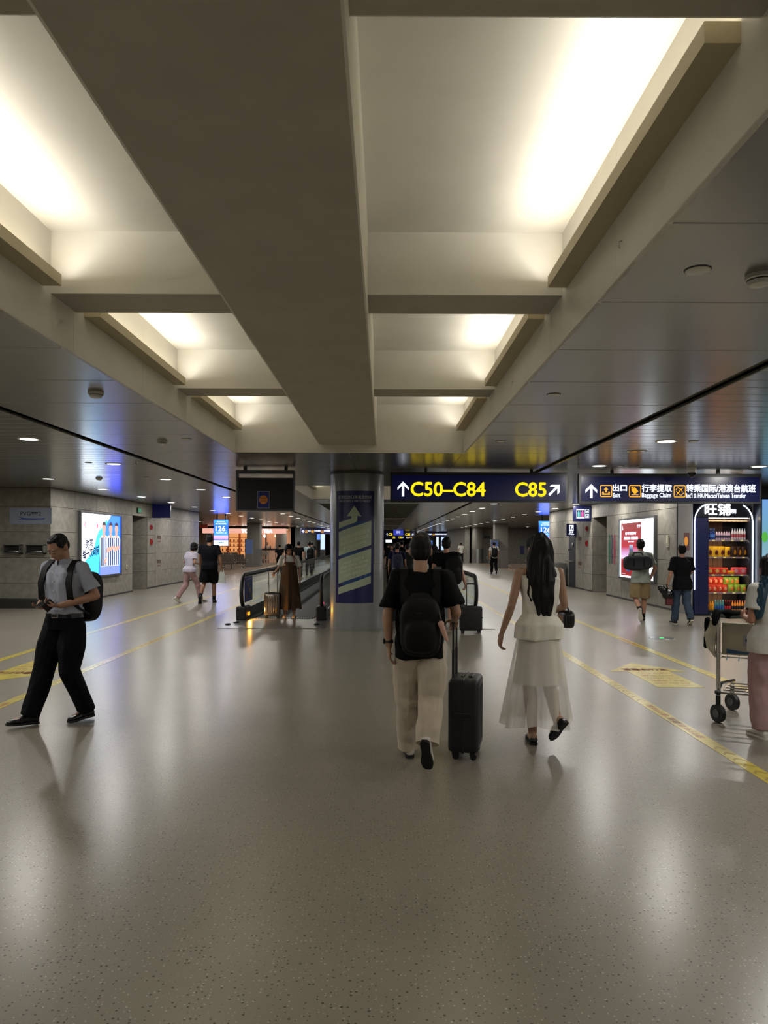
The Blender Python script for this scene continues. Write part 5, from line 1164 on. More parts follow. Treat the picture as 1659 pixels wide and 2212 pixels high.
    if face:
        lip = MB(); lip.ell(M @ V3(0, .091, -.06), (.021, .006, .005), M.to_3x3()); lip.ell(M @ V3(0, .089, -.069), (.018, .007, .005), M.to_3x3()); lip.build('lips', mat('lips', S(150, 92, 82), .45), r, smooth=True, local=True)
        for s_ in (-1, 1):
            e = MB(); e.ell(M @ V3(s_ * .03, .083, .004), (.0135, .0075, .0075), M.to_3x3()); eo = e.build('eye', mat('eye white', S(210, 204, 196), .3), r, smooth=True, local=True)
            MB().ell(M @ V3(s_ * .03, .0885, -.001), (.006, .003, .006), M.to_3x3()).build('iris', mat('iris', S(24, 16, 12), .2), eo, smooth=True, local=True)
            MB().ell(M @ V3(s_ * .03, .0845, .0065), (.0145, .0078, .0065), M.to_3x3()).build('eyelid', skin(skinc), eo, smooth=True, local=True)
            MB().ell(M @ V3(s_ * .031, .0885, .026), (.02, .006, .0042), M.to_3x3()).build('eyebrow', hm, r, smooth=True, local=True)
    # ---------- top
    if top:
        k = top.get('loose', 1.08); hem = top.get('hem', .82); m = top['mat']; t_ = MB()
        rg = rings_torso(k)[2:]
        hw = top.get('hemw', .172) * g
        low = [(V3(pel.x, pel.y - .005, hem), hw, hw * .79), (V3(pel.x, pel.y - .005, (hem + pel.z + .1) / 2 + .02), hw * .98, hw * .78)]
        t_.loft(low + rg[:-1] + [(nk + V3(0, 0, -.015), .085, .075)])
        sl = top.get('sleeve', .62)
        if sl:
            for s_ in 'LR':
                sh, el, wr_ = (Vector(P[q + s_]) for q in ('sh', 'el', 'wr')); t_.cap(ch.lerp(nk, .55), .07 * k * g, sh, .055 * k * g)
                if sl <= 1: e = sh.lerp(el, sl); t_.cap(sh, .056 * k * g, sh.lerp(e, .25), .056 * k * g); t_.tube([sh.lerp(e, .1), sh.lerp(e, .55), e], [.055 * k * g, .058 * k * g, .066 * k * g], 16)
                else: t_.chain([sh, el, el.lerp(wr_, .9)], [.064 * k, .054 * k, .044 * k])
        else:
            for s_ in 'LR': sh = Vector(P['sh' + s_]); t_.cap(ch.lerp(nk, .6), .07, nk.lerp(sh, .72) + V3(0, 0, -.03), .055)
        link(top.get('name', 'shirt'), soft(t_, max(vox, .007), 3, wr=top.get('wr', .012), wk=32, wdir=(1, 1, .6), seed=len(label) + 1), m, r, True)
    # ---------- bottom
    if bot:
        m = bot['mat']; kd = bot['kind']; t_ = MB(); lo = bot.get('loose', 1.0)
        if kd in ('trousers', 'shorts'):
            t_.loft([(pel + V3(0, -.005, .05), (.145 if not fem else .13) * g, (.108 if not fem else .1) * g), (pel + V3(0, -.005, .0), .165 * g, .125 * g), (pel + V3(0, -.008, -.08), .168 * g, .125 * g)])
            for s_ in 'LR':
                hp, kn, an = (Vector(P[q + s_]) for q in ('hip', 'kn', 'an'))
                t_.cap(hp + V3(0, -.01, -.02), .1 * g, hp.lerp(kn, .5), .092 * lo * g)
                if kd == 'trousers': t_.cap(hp.lerp(kn, .5), .092 * lo * g, kn, .082 * lo); t_.cap(kn, .082 * lo, kn.lerp(an, .5) + V3(0, -.008, 0), .078 * lo); t_.tube([kn.lerp(an, .3) + V3(0, -.006, 0), kn.lerp(an, .6) + V3(0, -.008, 0), kn.lerp(an, bot.get('len', .93) + .06)], [.079 * lo, .077 * lo, .072 * lo], 18)
                else: t_.tube([hp.lerp(kn, .3), hp.lerp(kn, .5), hp.lerp(kn, bot.get('len', .82))], [.09 * lo * g, .094 * lo * g, .1 * lo], 18)
            link(kd, soft(t_, max(vox, .007), 3, wr=bot.get('wr', .009), wk=30, wdir=(1, 1, .9), seed=len(label) + 2), m, r, True)
        else:
            z0, z1, w0, w1 = bot['z0'], bot['z1'], bot.get('w0', .15), bot.get('w1', .27); n, q = 72, 14; Vv = []
            rs = np.random.RandomState(5); ph = rs.rand(4) * 6
            for i in range(q + 1):
                f_ = i / q; ww = w0 + (w1 - w0) * f_ ** .85; z = z0 + (z1 - z0) * f_
                for j in range(n):
                    a = 2 * math.pi * j / n; fold = 1 + f_ * (.07 * math.sin(9 * a + ph[0]) + .05 * math.sin(14 * a + ph[1]) + .05 * math.sin(5 * a + ph[2]))
                    Vv.append((pel.x + ww * fold * math.cos(a) + bot.get('sx', 0) * f_, pel.y + ww * .8 * fold * math.sin(a) + bot.get('sy', 0) * f_, z + f_ * .02 * math.sin(3 * a + 1)))
            mb = MB().add(Vv, [(i * n + j, i * n + (j + 1) % n, (i + 1) * n + (j + 1) % n, (i + 1) * n + j) for i in range(q) for j in range(n)])
            o = mb.build(kd, m, r, smooth=True, local=True)
    # ---------- shoes and socks
    if shoes:
        for s_ in 'LR':
            an, kn = Vector(P['an' + s_]), Vector(P['kn' + s_])
            up_, so, base, t, sd, u = shoe_shape(an, P['to' + s_], shoes.get('h', .05), L=shoes.get('L', .26), w_=shoes.get('w', .047))
            o = link('shoe', soft(up_, max(vox * .8, .006), 2), shoes['mat'], r, True); so.build('sole', shoes['sole'], o, local=True)
            if shoes.get('heel'): MB().box(-.02, .02, -.02, .02, 0, .001)
            if socks: MB().tube([kn.lerp(an, .62), kn.lerp(an, .85), an, an - u * .03], [.048, .045, .046, .045], 14).build('sock', socks, r, smooth=True, local=True)
    return r, P, M
def held(name, label, cat, r): return thing(name, label, cat, r.location, r.rotation_euler[2], r.scale[0])   # a thing that shares a person's frame
BLK = cloth('black cotton', (9, 9, 11)); NAVYC = cloth('navy cotton', (10, 12, 20)); KHA = cloth('khaki', (196, 183, 164)); KHS = cloth('khaki shorts', (142, 124, 92)); WHT = cloth('white cotton', (206, 204, 196)); GRYS = cloth('grey shirt', (160, 164, 178)); DKT = cloth('dark suit trousers', (6, 6, 11)); PAL = cloth('sage shirt', (150, 156, 148)); JEAN = cloth('blue jeans', (62, 74, 92)); LIL = cloth('lilac top', (190, 184, 200)); PNK = cloth('dusty pink trousers', (168, 136, 136)); DSH = cloth('dark shorts', (9, 12, 13)); GRN = cloth('pale green shorts', (142, 168, 140)); BRN = cloth('brown dress', (74, 58, 42)); CRM = cloth('cream linen', (236, 232, 220), bump=.1)
LEA = mat('black leather', S(12, 12, 13), .3); SOLB = mat('black sole', S(10, 10, 10), .7); SOLW = mat('white sole', S(214, 208, 196), .6); SNK = mat('white grey sneaker', S(200, 194, 184), .6); SNKB = mat('black sneaker', S(24, 24, 26), .6); CAN = mat('backpack nylon', S(10, 10, 13), .6, bump=(300, .2, .003), spec=.2); CAN2 = mat('backpack nylon grey', S(17, 18, 21), .6, bump=(300, .2, .003), spec=.25)
def backpack(r, label, c, size, shoulders, m=CAN, vox=.01, straps=True, tilt=0.0, extra=True):
    """c = centre in the wearer's frame, size = half extents"""
    t = held('backpack', label, 'backpack', r); b = MB(); Rm = Euler((R(tilt), 0, 0)).to_matrix()
    b.ell(Vector(c), size, Rm, 24, 16, .55); b.ell(Vector(c) + V3(0, -size[1] * .55, -size[2] * .3), (size[0] * .8, size[1] * .75, size[2] * .55), Rm, 20, 12, .6)
    link('pack_body', soft(b, vox, 3, wr=.004, wk=20, seed=3), m, t, True)
    if extra:
        z = c[2] + size[2] * .42; y = c[1] - size[1] * .98
        MB().tube([(c[0] - size[0] * .86, y + size[1] * .5, z), (c[0] - size[0] * .6, y + .004, z + .01), (c[0], y - .004, z + .02), (c[0] + size[0] * .6, y + .004, z + .01), (c[0] + size[0] * .86, y + size[1] * .5, z)], .004, 6).build('zip', mat('zip', S(34, 34, 36), .4, metal=.4), t, smooth=True, local=True)
        MB().tube([(c[0] - .03, c[1] + .02, c[2] + size[2] - .005), (c[0] - .025, c[1], c[2] + size[2] + .03), (c[0] + .025, c[1], c[2] + size[2] + .03), (c[0] + .03, c[1] + .02, c[2] + size[2] - .005)], .008, 8).build('grab_handle', m, t, smooth=True, local=True)
    for sh in shoulders:
        sh = Vector(sh); n = 10; V = []
        pts = [(sh.x * .62, c[1] + size[1] * .6, c[2] + size[2] * .82), (sh.x * .66, -.07, 1.455), (sh.x * .68, .01, 1.47), (sh.x * .74, .09, 1.40), (sh.x * .8, .128, 1.27), (sh.x * .84, .11, 1.13), (sh.x * .86, .02, 1.04), (sh.x * .7, c[1] + size[1] * .5, c[2] - size[2] * .7)]
        mb = MB(); pp = [Vector(p) for p in pts]; vs = []
        for i, p in enumerate(pp):
            tt = (pp[min(i + 1, len(pp) - 1)] - pp[max(i - 1, 0)]).normalized(); lat = V3(1, 0, 0); lat = (lat - tt * lat.dot(tt)).normalized(); nn = tt.cross(lat).normalized()
            vs += [p - lat * .03 - nn * .007, p + lat * .03 - nn * .007, p + lat * .03 + nn * .007, p - lat * .03 + nn * .007]
        mb.add(vs, [(i * 4 + q, i * 4 + (q + 1) % 4, (i + 1) * 4 + (q + 1) % 4, (i + 1) * 4 + q) for i in range(len(pp) - 1) for q in range(4)] + [(3, 2, 1, 0), tuple(len(vs) - 4 + q for q in range(4))])
        mb.build('strap', m, t, smooth=True, local=True)
    return t
def suitcase(label, loc, rz, w_=.38, d=.24, h=.56, mats=None, handle=.45, name='suitcase', ribs=True, two=True):
    """stands on four castors; wide face along local x, back (handle side) at -y"""
    t = thing(name, label, 'suitcase', loc, rz); body, trim = mats; z0 = .055
    MB().rbox(-w_ / 2, w_ / 2, -d / 2, d / 2, z0, z0 + h, .035, 3).build('shell', body, t, smooth=True, local=True)
    MB().rbox(-w_ / 2 - .002, w_ / 2 + .002, -.008, .008, z0 - .002, z0 + h + .002, .006, 1).build('zip_seam', trim, t, local=True)
    if ribs:
        for k_ in range(5):
            x = -w_ / 2 + .07 + k_ * (w_ - .14) / 4
            for y in (-d / 2 - .003, d / 2 - .003): MB().rbox(x - .012, x + .012, y, y + .006, z0 + .06, z0 + h - .06, .003, 1).build('rib', body, t, local=True)
    MB().rbox(-w_ / 2 * .38, w_ / 2 * .38, -.03, -.012, z0 + h, z0 + h + .012, .005, 1).build('top_grip', trim, t, local=True); MB().rbox(-.07, .07, .03, .06, z0 + h, z0 + h + .014, .005, 1).build('lock_plate', trim, t, local=True)
    MB().rbox(w_ / 2, w_ / 2 + .012, -.07, .07, z0 + h * .5, z0 + h * .5 + .03, .005, 1).build('side_grip', trim, t, local=True)
    if handle:
        xs = (-.095, .095); y = -d / 2 + .03
        for x in xs: MB().tube([(x, y, z0 + h - .05), (x, y, z0 + h + handle * .5), ], .0105, 8).build('handle_rod', RUBBER if body.name.startswith('black') else CHROME, t, smooth=True, local=True); MB().tube([(x, y, z0 + h + handle * .5), (x, y, z0 + h + handle)], .008, 8).build('handle_rod', RUBBER if body.name.startswith('black') else CHROME, t, smooth=True, local=True)
        MB().tube([(xs[0], y, z0 + h + handle), (xs[1], y, z0 + h + handle)], .015, 10).build('handle_grip', RUBBER, t, smooth=True, local=True)
    for x in (-w_ / 2 + .05, w_ / 2 - .05):
        for y in (-d / 2 + .05, d / 2 - .05):
            c = MB().box(x - .02, x + .02, y - .02, y + .02, .035, z0).build('castor', RUBBER, t, local=True)
            MB().tube([(x - .018, y + .008, .026), (x - .005, y + .008, .026)], .025, 14).build('wheel', RUBBER, c, smooth=True, local=True); MB().tube([(x + .005, y + .008, .026), (x + .018, y + .008, .026)], .025, 14).build('wheel', RUBBER, c, smooth=True, local=True)
    return t
# ================================================================ the travellers
# man with the phone, left foreground, walking towards the camera
q = fl(112, 1560)
r1, P1, M1 = person('man in pale grey short-sleeved shirt and dark trousers looking down at a phone', (-2.93, 6.80, 0), R(163), .0065,
    walk('R', .22, hpitch=-34, hyaw=-8, head=(.01, .065, 1.585), neck=(0, .005, 1.455), hipR=(.095, 0, .9), knR=(.13, .1, .50), anR=(.19, .21, .1), toR=(.45, .9, .1), knL=(-.1, .05, .48), anL=(-.12, -.14, .1), toL=(.2, .97, -.04),
         elR=(.25, -.06, 1.14), wrR=(.15, .15, 1.06), hdR=(-.75, .6, -.1), pnR=(-.15, -.1, 1), curlR=.7, elL=(-.29, -.06, 1.15), wrL=(-.1, .17, 1.075), hdL=(.75, .45, -.02), pnL=(.1, -.1, 1), curlL=.9, girth=1.08),
    scale=1.01, top=dict(mat=GRYS, hem=.99, loose=1.08, hemw=.158, sleeve=.78, name='short_sleeved_shirt', wr=.012), bot=dict(kind='trousers', mat=DKT, loose=1.16, len=.97), shoes=dict(mat=LEA, sole=SOLB), socks=mat('black sock', S(12, 12, 13), .9), hair='crop', skinc=(158, 118, 94), face=True)
c = MB()
nk = Vector(P1['neck'])
for s_ in (-1, 1): c.prism([(0, .0), (.075, -.03), (.085, .02), (.03, .055), (.0, .045)], lambda a, b: V3(s_ * (.012 + a), .075 - a * .75, 1.43 + b), lambda a, b: V3(s_ * (.012 + a), .083 - a * .75, 1.43 + b))
c.loft([(V3(0, -.005, 1.43), .085, .078), (V3(0, -.01, 1.485), .068, .066)], 24, 1, False)
c.build('collar', GRYS, r1, smooth=True, local=True)
for k_ in range(5): MB().tube([(0.012, .128 - .002 * k_, 1.37 - k_ * .085), (.012, .134 - .002 * k_, 1.37 - k_ * .085)], .006, 8).build('button', SOLW, r1, local=True)
MB().box(-.115, -.045, .118, .124, 1.24, 1.33).build('chest_pocket', GRYS, r1, local=True)
MB().loft([(V3(0, -.005, .955), .172, .128), (V3(0, -.005, .995), .168, .126)], 28).build('belt', LEA, r1, smooth=True, local=True)
bk = MB().rbox(-.035, .035, .118, .13, .955, .995, .006).build('buckle', CHROME, r1, local=True); MB().rbox(-.027, .027, .128, .132, .962, .988, .004).build('buckle_plate', BLACKP, bk, local=True)
t = held('phone', 'black phone with an open flip cover held by the man in the grey shirt', 'phone', r1)
Mp = Matrix.Translation((.02, .25, 1.095)) @ Euler((R(-22), R(6), R(8))).to_matrix().to_4x4()
def boxM(M, x0, x1, y0, y1, z0, z1): mb = MB().rbox(x0, x1, y0, y1, z0, z1, .004, 1); mb.v = [tuple(M @ Vector(p)) for p in mb.v]; return mb
boxM(Mp, -.036, .036, -.075, .075, 0, .009).build('phone_body', BLACKP, t, local=True); boxM(Mp, -.033, .033, -.07, .07, .009, .0095).build('phone_screen', mat('phone glass', S(24, 26, 34), .1), t, local=True)
boxM(Mp @ Matrix.Translation((-.037, 0, .005)) @ Matrix.Rotation(R(-62), 4, 'Y'), -.07, 0, -.075, .075, -.002, .002).build('flip_cover', LEA, t, local=True)
backpack(r1, 'black backpack worn by the man looking at his phone', (-.03, -.22, 1.13), (.165, .11, .24), (P1['shL'], P1['shR']), tilt=4)

# man with backpack and black suitcase, centre
r2, P2, M2 = person('man in black T-shirt and beige trousers walking away with a backpack and suitcase', (.275, 5.56, 0), R(-3), .0065,
    walk('L', .22, neck=(0, -.01, 1.455), head=(.0, .015, 1.595), hpitch=-6, knL=(-.1, .12, .5), anL=(-.085, .2, .09), toL=(-.12, 1, .0), knR=(.085, -.03, .5), anR=(.055, -.19, .215), toR=(.1, .5, -.86),
         elL=(-.245, -.04, 1.115), wrL=(-.235, -.02, .885), hdL=(.05, .05, -1), pnL=(1, .2, 0), curlL=.5, shR=(.185, -.01, 1.395), elR=(.265, -.06, 1.15), wrR=(.262, .13, 1.07), hdR=(.0, .9, -.3), pnR=(-.1, -.35, -1), curlR=1.05, girth=1.0),
    scale=1.0, top=dict(mat=BLK, hem=.80, loose=1.14, hemw=.185, sleeve=.82, name='t_shirt', wr=.014), bot=dict(kind='trousers', mat=KHA, loose=1.22, len=1.0, wr=.011), shoes=dict(mat=SNK, sole=SOLB), hair='short', skinc=(172, 134, 108))
for s_ in 'LR':
    an = Vector(P2['an' + s_])
MB().tube([V3(-.236, -.021, .905), V3(-.235, -.018, .93)], .034, 16).build('watch_strap', RUBBER, r2, smooth=True, local=True); MB().rbox(-.278, -.262, -.042, .002, .9, .938, .005).build('watch_face', BLACKP, r2, local=True)
b2 = backpack(r2, 'black teardrop backpack worn by the man in beige trousers', (.0, -.185, 1.045), (.148, .095, .215), (P2['shL'], P2['shR']), vox=.009, tilt=5)
MB().prism([(-.135, .0), (.135, .0), (.1, .12), (.06, .17), (-.06, .17), (-.1, .12)], lambda a, b: V3(a, -.262 + b * .35, 1.12 + b), lambda a, b: V3(a, -.252 + b * .35, 1.12 + b)).build('lid_panel', CAN2, b2, local=True)
lettering(b2, 'AR', -.02, .03, 1.0, 1.025, lambda a, b: V3(a, -.297, b), mat('dull logo', S(40, 42, 46), .5), name='logo')
t = held('plush_charm', 'pink plush charm clipped to the right side of the teardrop backpack', 'charm', r2)
b = MB(); b.cap(V3(.15, -.27, 1.07), .022, V3(.175, -.27, 1.0), .018); b.cap(V3(.175, -.27, 1.0), .017, V3(.19, -.268, .96), .012); b.ell(V3(.148, -.27, 1.08), (.024, .022, .022))
link('plush_body', soft(b, .006, 2), mat('plush pink', S(214, 170, 152), .9, bump=(200, .4)), t, True); MB().tube([(.135, -.25, 1.16), (.14, -.265, 1.13), (.148, -.268, 1.1)], .006, 8).build('clip', CHROME, t, smooth=True, local=True)
SCB, SCT = mat('black suitcase shell', S(19, 21, 26), .45, bump=(400, .2, .002)), mat('black suitcase trim', S(12, 12, 13), .5)
suitcase('upright black suitcase rolled by the man in beige trousers', (.645, 5.80, 0), R(-103), .37, .235, .56, (SCB, SCT), .43)

# woman in white with long hair
SHEER = mat('sheer cream skirt', S(238, 234, 222), .9, alpha=.5, noise=(6, .06)); LIN = mat('cream linen lining', S(226, 220, 206), .9)
r3, P3, M3 = person('woman with long black hair in a white sleeveless top and sheer white skirt', (1.29, 6.15, 0), R(4), .0065,
    walk('L', .12, fem=True, neck=(0, -.005, 1.44), head=(0, .02, 1.575), pel=(0, 0, .95), chest=(0, 0, 1.25), shL=(-.165, 0, 1.385), shR=(.165, 0, 1.385), hipL=(-.085, 0, .92), hipR=(.085, 0, .92), knL=(-.07, .04, .5), anL=(-.05, .0, .085), toL=(.1, 1, 0), knR=(.08, .03, .52), anR=(.085, -.21, .24), toR=(-.28, .62, -.72),
         elL=(-.235, -.02, 1.11), wrL=(-.295, .05, .89), hdL=(-.15, .25, -1), pnL=(1, .2, 0), curlL=.55, elR=(.205, -.02, 1.12), wrR=(.2, .19, 1.06), hdR=(.0, 1, .1), pnR=(-1, 0, 0), curlR=.9),
    scale=1.02, top=dict(mat=CRM, hem=.85, loose=1.06, hemw=.2, sleeve=0, name='sleeveless_top', wr=.012), bot=dict(kind='skirt', mat=SHEER, z0=.98, z1=.17, w0=.15, w1=.275, sx=-.03, sy=-.05), shoes=dict(mat=LEA, sole=SOLB, h=.035, L=.23, w=.042), hair='long', hairc=(9, 8, 8), skinc=(168, 132, 108))
n, q_ = 48, 6; Vv = []
for i in range(q_ + 1):
    f_ = i / q_; ww = .15 + .05 * f_
    for j in range(n): a = 2 * math.pi * j / n; Vv.append((-.01 * f_ + ww * math.cos(a), ww * .8 * math.sin(a), .97 - .48 * f_))
MB().add(Vv, [(i * n + j, i * n + (j + 1) % n, (i + 1) * n + (j + 1) % n, (i + 1) * n + j) for i in range(q_) for j in range(n)]).build('skirt_lining', LIN, r3, smooth=True, local=True)
t = held('handbag', 'small black handbag on the right arm of the woman in white', 'handbag', r3)
b = MB(); b.ell(V3(.255, .1, 1.0), (.05, .12, .075), None, 20, 12, .5); link('bag_body', soft(b, .008, 2), LEA, t, True); MB().tube([(.255, .0, 1.05), (.24, .03, 1.12), (.225, .08, 1.155), (.235, .14, 1.12), (.255, .18, 1.05)], .009, 8).build('bag_handle', LEA, t, smooth=True, local=True)

# man in shorts with backpack and cabin case before the right walkway
q = fl(966, 1366)
r4, P4, M4 = person('man in black T-shirt and pale green shorts walking onto the right walkway', (q.x - .02, q.y, 0), R(-4), .011,
    walk('L', .18, girth=1.1, knR=(.09, -.0, .5), anR=(.07, -.2, .16), toR=(0, .7, -.6), elR=(.27, -.05, 1.12), wrR=(.34, -.08, .9), hdR=(.1, -.1, -1), curlR=1.0), scale=1.02, top=dict(mat=BLK, hem=.82, loose=1.1, name='t_shirt'), bot=dict(kind='shorts', mat=GRN, loose=1.12, len=.95), shoes=dict(mat=SNK, sole=SOLW), hair='short', skinc=(180, 132, 108))
backpack(r4, 'black rucksack slung on the right side of the man in green shorts', (.13, -.2, 1.14), (.16, .1, .26), (P4['shR'],), vox=.012, tilt=4)
q = fl(1019, 1370)
suitcase('small black soft suitcase pulled by the man in green shorts', (q.x, q.y + .15, 0), R(2), .4, .24, .44, (mat('black soft case', S(15, 15, 17), .7), SCT), .42, ribs=False)

# couple at the left
q = fl(452, 1303)
r5, P5, M5 = person('tall man in black T-shirt and dark shorts carrying a white paper bag', (q.x, q.y, 0), R(6), .011, walk('R', .2, girth=1.12, knL=(-.13, .0, .5), anL=(-.2, -.2, .17), toL=(-.1, .6, -.75), elR=(.27, -.02, 1.1), wrR=(.3, .03, .87), curlR=1.0, shL=(-.2, 0, 1.4), shR=(.2, 0, 1.4)), scale=1.09, top=dict(mat=NAVYC, hem=.84, loose=1.16, hemw=.19, name='t_shirt'), bot=dict(kind='shorts', mat=DSH, loose=1.2, len=.95), shoes=dict(mat=SNKB, sole=SOLB), socks=mat('black sock', S(12, 12, 13), .9), skinc=(150, 108, 84))
t = held('paper_bag', 'white paper carrier bag in the hand of the man in dark shorts', 'bag', r5)
b = MB().add([(.22, -.05, .52), (.40, -.05, .5), (.40, .07, .5), (.22, .07, .52), (.26, -.02, .78), (.37, -.02, .78), (.37, .04, .78), (.26, .04, .78)], [(0, 1, 2, 3), (4, 7, 6, 5), (0, 4, 5, 1), (1, 5, 6, 2), (2, 6, 7, 3), (3, 7, 4, 0)]).build('bag_body', mat('white paper', S(190, 194, 188), .7, noise=(12, .15)), t, local=True)
MB().tube([(.28, .01, .77), (.3, .015, .84), (.34, .015, .84), (.36, .01, .77)], .008, 6).build('bag_handle', mat('white paper', S(190, 194, 188)), t, smooth=True, local=True)
q = fl(413, 1302)
r6, P6, M6 = person('woman in lilac top and dusty pink trousers walking beside the tall man', (q.x - .05, q.y + .05, 0), R(-38), .011, walk('R', .3, fem=True, pel=(0, -.02, .9), chest=(0, .02, 1.22), neck=(0, .08, 1.41), head=(.02, .13, 1.53), shL=(-.16, .06, 1.35), shR=(.16, .06, 1.35), hipL=(-.085, -.02, .87), hipR=(.085, -.02, .87), hpitch=-15, elL=(-.2, -.04, 1.12), wrL=(-.12, .16, 1.07), hdL=(.4, 1, .1), elR=(.2, .0, 1.1), wrR=(.14, .2, 1.06), hdR=(-.3, 1, .1), knL=(-.09, -.06, .5), anL=(-.1, -.34, .16), toL=(0, .8, -.5)), scale=1.0, top=dict(mat=LIL, hem=.84, loose=1.1, hemw=.2, name='blouse', sleeve=.6), bot=dict(kind='trousers', mat=PNK, loose=.95, len=.95), shoes=dict(mat=SNK, sole=SOLW), hair='bob', skinc=(178, 136, 116))
t = held('hair_clip', 'small pale hair clip on the woman in pink trousers', 'hair clip', r6); MB().ell(M6 @ V3(-.03, -.05, .12), (.02, .012, .012)).build('clip_body', SOLW, t, smooth=True, local=True); MB().ell(M6 @ V3(-.03, -.05, .125), (.006, .006, .012)).build('clip_pin', CHROME, t, smooth=True, local=True)

# woman with suitcase at the end of the left walkway, facing the camera
q = fl(624, 1336)
r7, P7, M7 = person('woman in white T-shirt and long brown pinafore dress standing on the left walkway', (q.x, q.y + .1, .013), R(186), .010, dict(fem=True, neck=(0, 0, 1.40), head=(.02, .05, 1.52), pel=(0, 0, .9), chest=(0, 0, 1.2), shL=(-.165, 0, 1.34), shR=(.165, 0, 1.34), hpitch=-22, hyaw=10, elR=(.25, -.02, 1.1), wrR=(.33, .14, 1.0), hdR=(.5, .9, -.3), curlR=1.0, elL=(-.22, -.03, 1.08), wrL=(-.23, .02, .84), hipL=(-.085, 0, .87), hipR=(.085, 0, .87)), scale=.98, top=dict(mat=WHT, hem=1.1, hemw=.14, loose=1.06, sleeve=.75, wr=.006, name='t_shirt'), bot=dict(kind='pinafore_dress', mat=BRN, z0=1.2, z1=.2, w0=.152, w1=.26), shoes=dict(mat=mat('tan shoe', S(190, 150, 110), .6), sole=SOLW), hair='bob', skinc=(170, 126, 102), face=True)
MB().loft([(V3(0, .0, 1.19), .155, .123), (V3(0, .004, 1.25), .142, .124)], 28, .9, False).build('dress_bib', BRN, r7, smooth=True, local=True)
for s_ in (-1, 1): MB().tube([(s_ * .1, .12, 1.24), (s_ * .095, .105, 1.34), (s_ * .09, .02, 1.395), (s_ * .09, -.09, 1.33)], .012, 6).build('dress_strap', mat('red brown strap', S(120, 50, 36), .6), r7, smooth=True, local=True)
q = fl(587, 1337)
CHS = mat('polished grey suitcase', S(128, 122, 116), .16, metal=.85)
suitcase('shiny metallic ribbed suitcase beside the woman in brown', (q.x, q.y + .1, .013), R(180), .34, .22, .5, (CHS, SCT), .48)

# two men by the right wall
q = fl(1392, 1345)
r8, P8, M8 = person('man in sage shirt and khaki shorts with a duffel bag across his back', (q.x - .05, q.y + .1, 0), R(-6), .010, walk('R', .18, knL=(-.1, .02, .5), anL=(-.05, -.24, .26), toL=(.15, .35, -.93), elR=(.29, .0, 1.12), wrR=(.22, .1, .9), curlR=.6, elL=(-.2, .1, 1.2), wrL=(-.1, .2, 1.35), girth=1.04), scale=1.02, top=dict(mat=PAL, hem=.82, loose=1.18, hemw=.19, name='polo_shirt', sleeve=.75), bot=dict(kind='shorts', mat=KHS, loose=1.2, len=.98), shoes=dict(mat=SNKB, sole=SOLW), socks=mat('black sock', S(12, 12, 13), .9), skinc=(176, 128, 106))
MB().loft([(V3(0, -.01, 1.43), .08, .075), (V3(0, -.012, 1.485), .066, .064)], 20, 1, False).build('collar', WHT, r8, smooth=True, local=True)
t = held('duffel_bag', 'dark grey duffel bag across the back of the man in khaki shorts', 'bag', r8)
b = MB(); b.ell(V3(-.12, -.27, 1.24), (.29, .13, .15), Euler((0, R(-3), 0)).to_matrix(), 24, 14, .55); link('duffel_body', soft(b, .012, 3, wr=.01, wk=22, seed=4), mat('duffel weave', S(34, 36, 42), .8, noise=(60, .4)), t, True)
for x in (-.22, -.02): MB().tube([(x, -.13, 1.33), (x, -.27, 1.395), (x, -.395, 1.3), (x, -.405, 1.18)], .014, 6).build('duffel_strap', CAN, t, smooth=True, local=True)
MB().tube([(-.22, -.3, 1.39), (-.2, -.3, 1.45), (-.06, -.3, 1.45), (-.02, -.3, 1.39)], .011, 6).build('duffel_handle', CAN, t, smooth=True, local=True)
q = fl(1477, 1350)
r9, P9, M9 = person('man in black T-shirt and blue jeans walking past the snack kiosk', (q.x - .02, q.y + .05, 0), R(3), .010, walk('L', .15, girth=1.02, knR=(.1, -.02, .48), anR=(.12, -.16, .14), toR=(.1, .8, -.5), elL=(-.26, -.03, 1.12), wrL=(-.3, .04, .89), curlL=1.0, elR=(.24, .06, 1.14), wrR=(.2, .2, 1.05)), scale=.955, top=dict(mat=BLK, hem=.76, loose=1.22, hemw=.2, sleeve=.88, name='t_shirt'), bot=dict(kind='trousers', mat=JEAN, loose=1.05, len=.95), shoes=dict(mat=SNKB, sole=SOLW), hair='short', skinc=(176, 130, 106))
t = held('plastic_bag', 'black plastic bag with a dark red pouch held by the man in jeans', 'bag', r9)
b = MB(); b.ell(V3(-.31, .0, .66), (.14, .1, .12)); b.ell(V3(-.42, -.02, .74), (.14, .09, .09), Euler((0, R(35), 0)).to_matrix()); b.cap(V3(-.3, .03, .72), .05, V3(-.3, .04, .86), .02); link('bag_body', soft(b, .012, 2, wr=.022, wk=22, seed=9), mat('black plastic film', S(14, 14, 16), .25), t, True)
MB().rbox(-.36, -.22, -.06, .03, .42, .6, .015).build('red_pouch', mat('dark red pouch', S(84, 22, 28), .6), t, local=True)

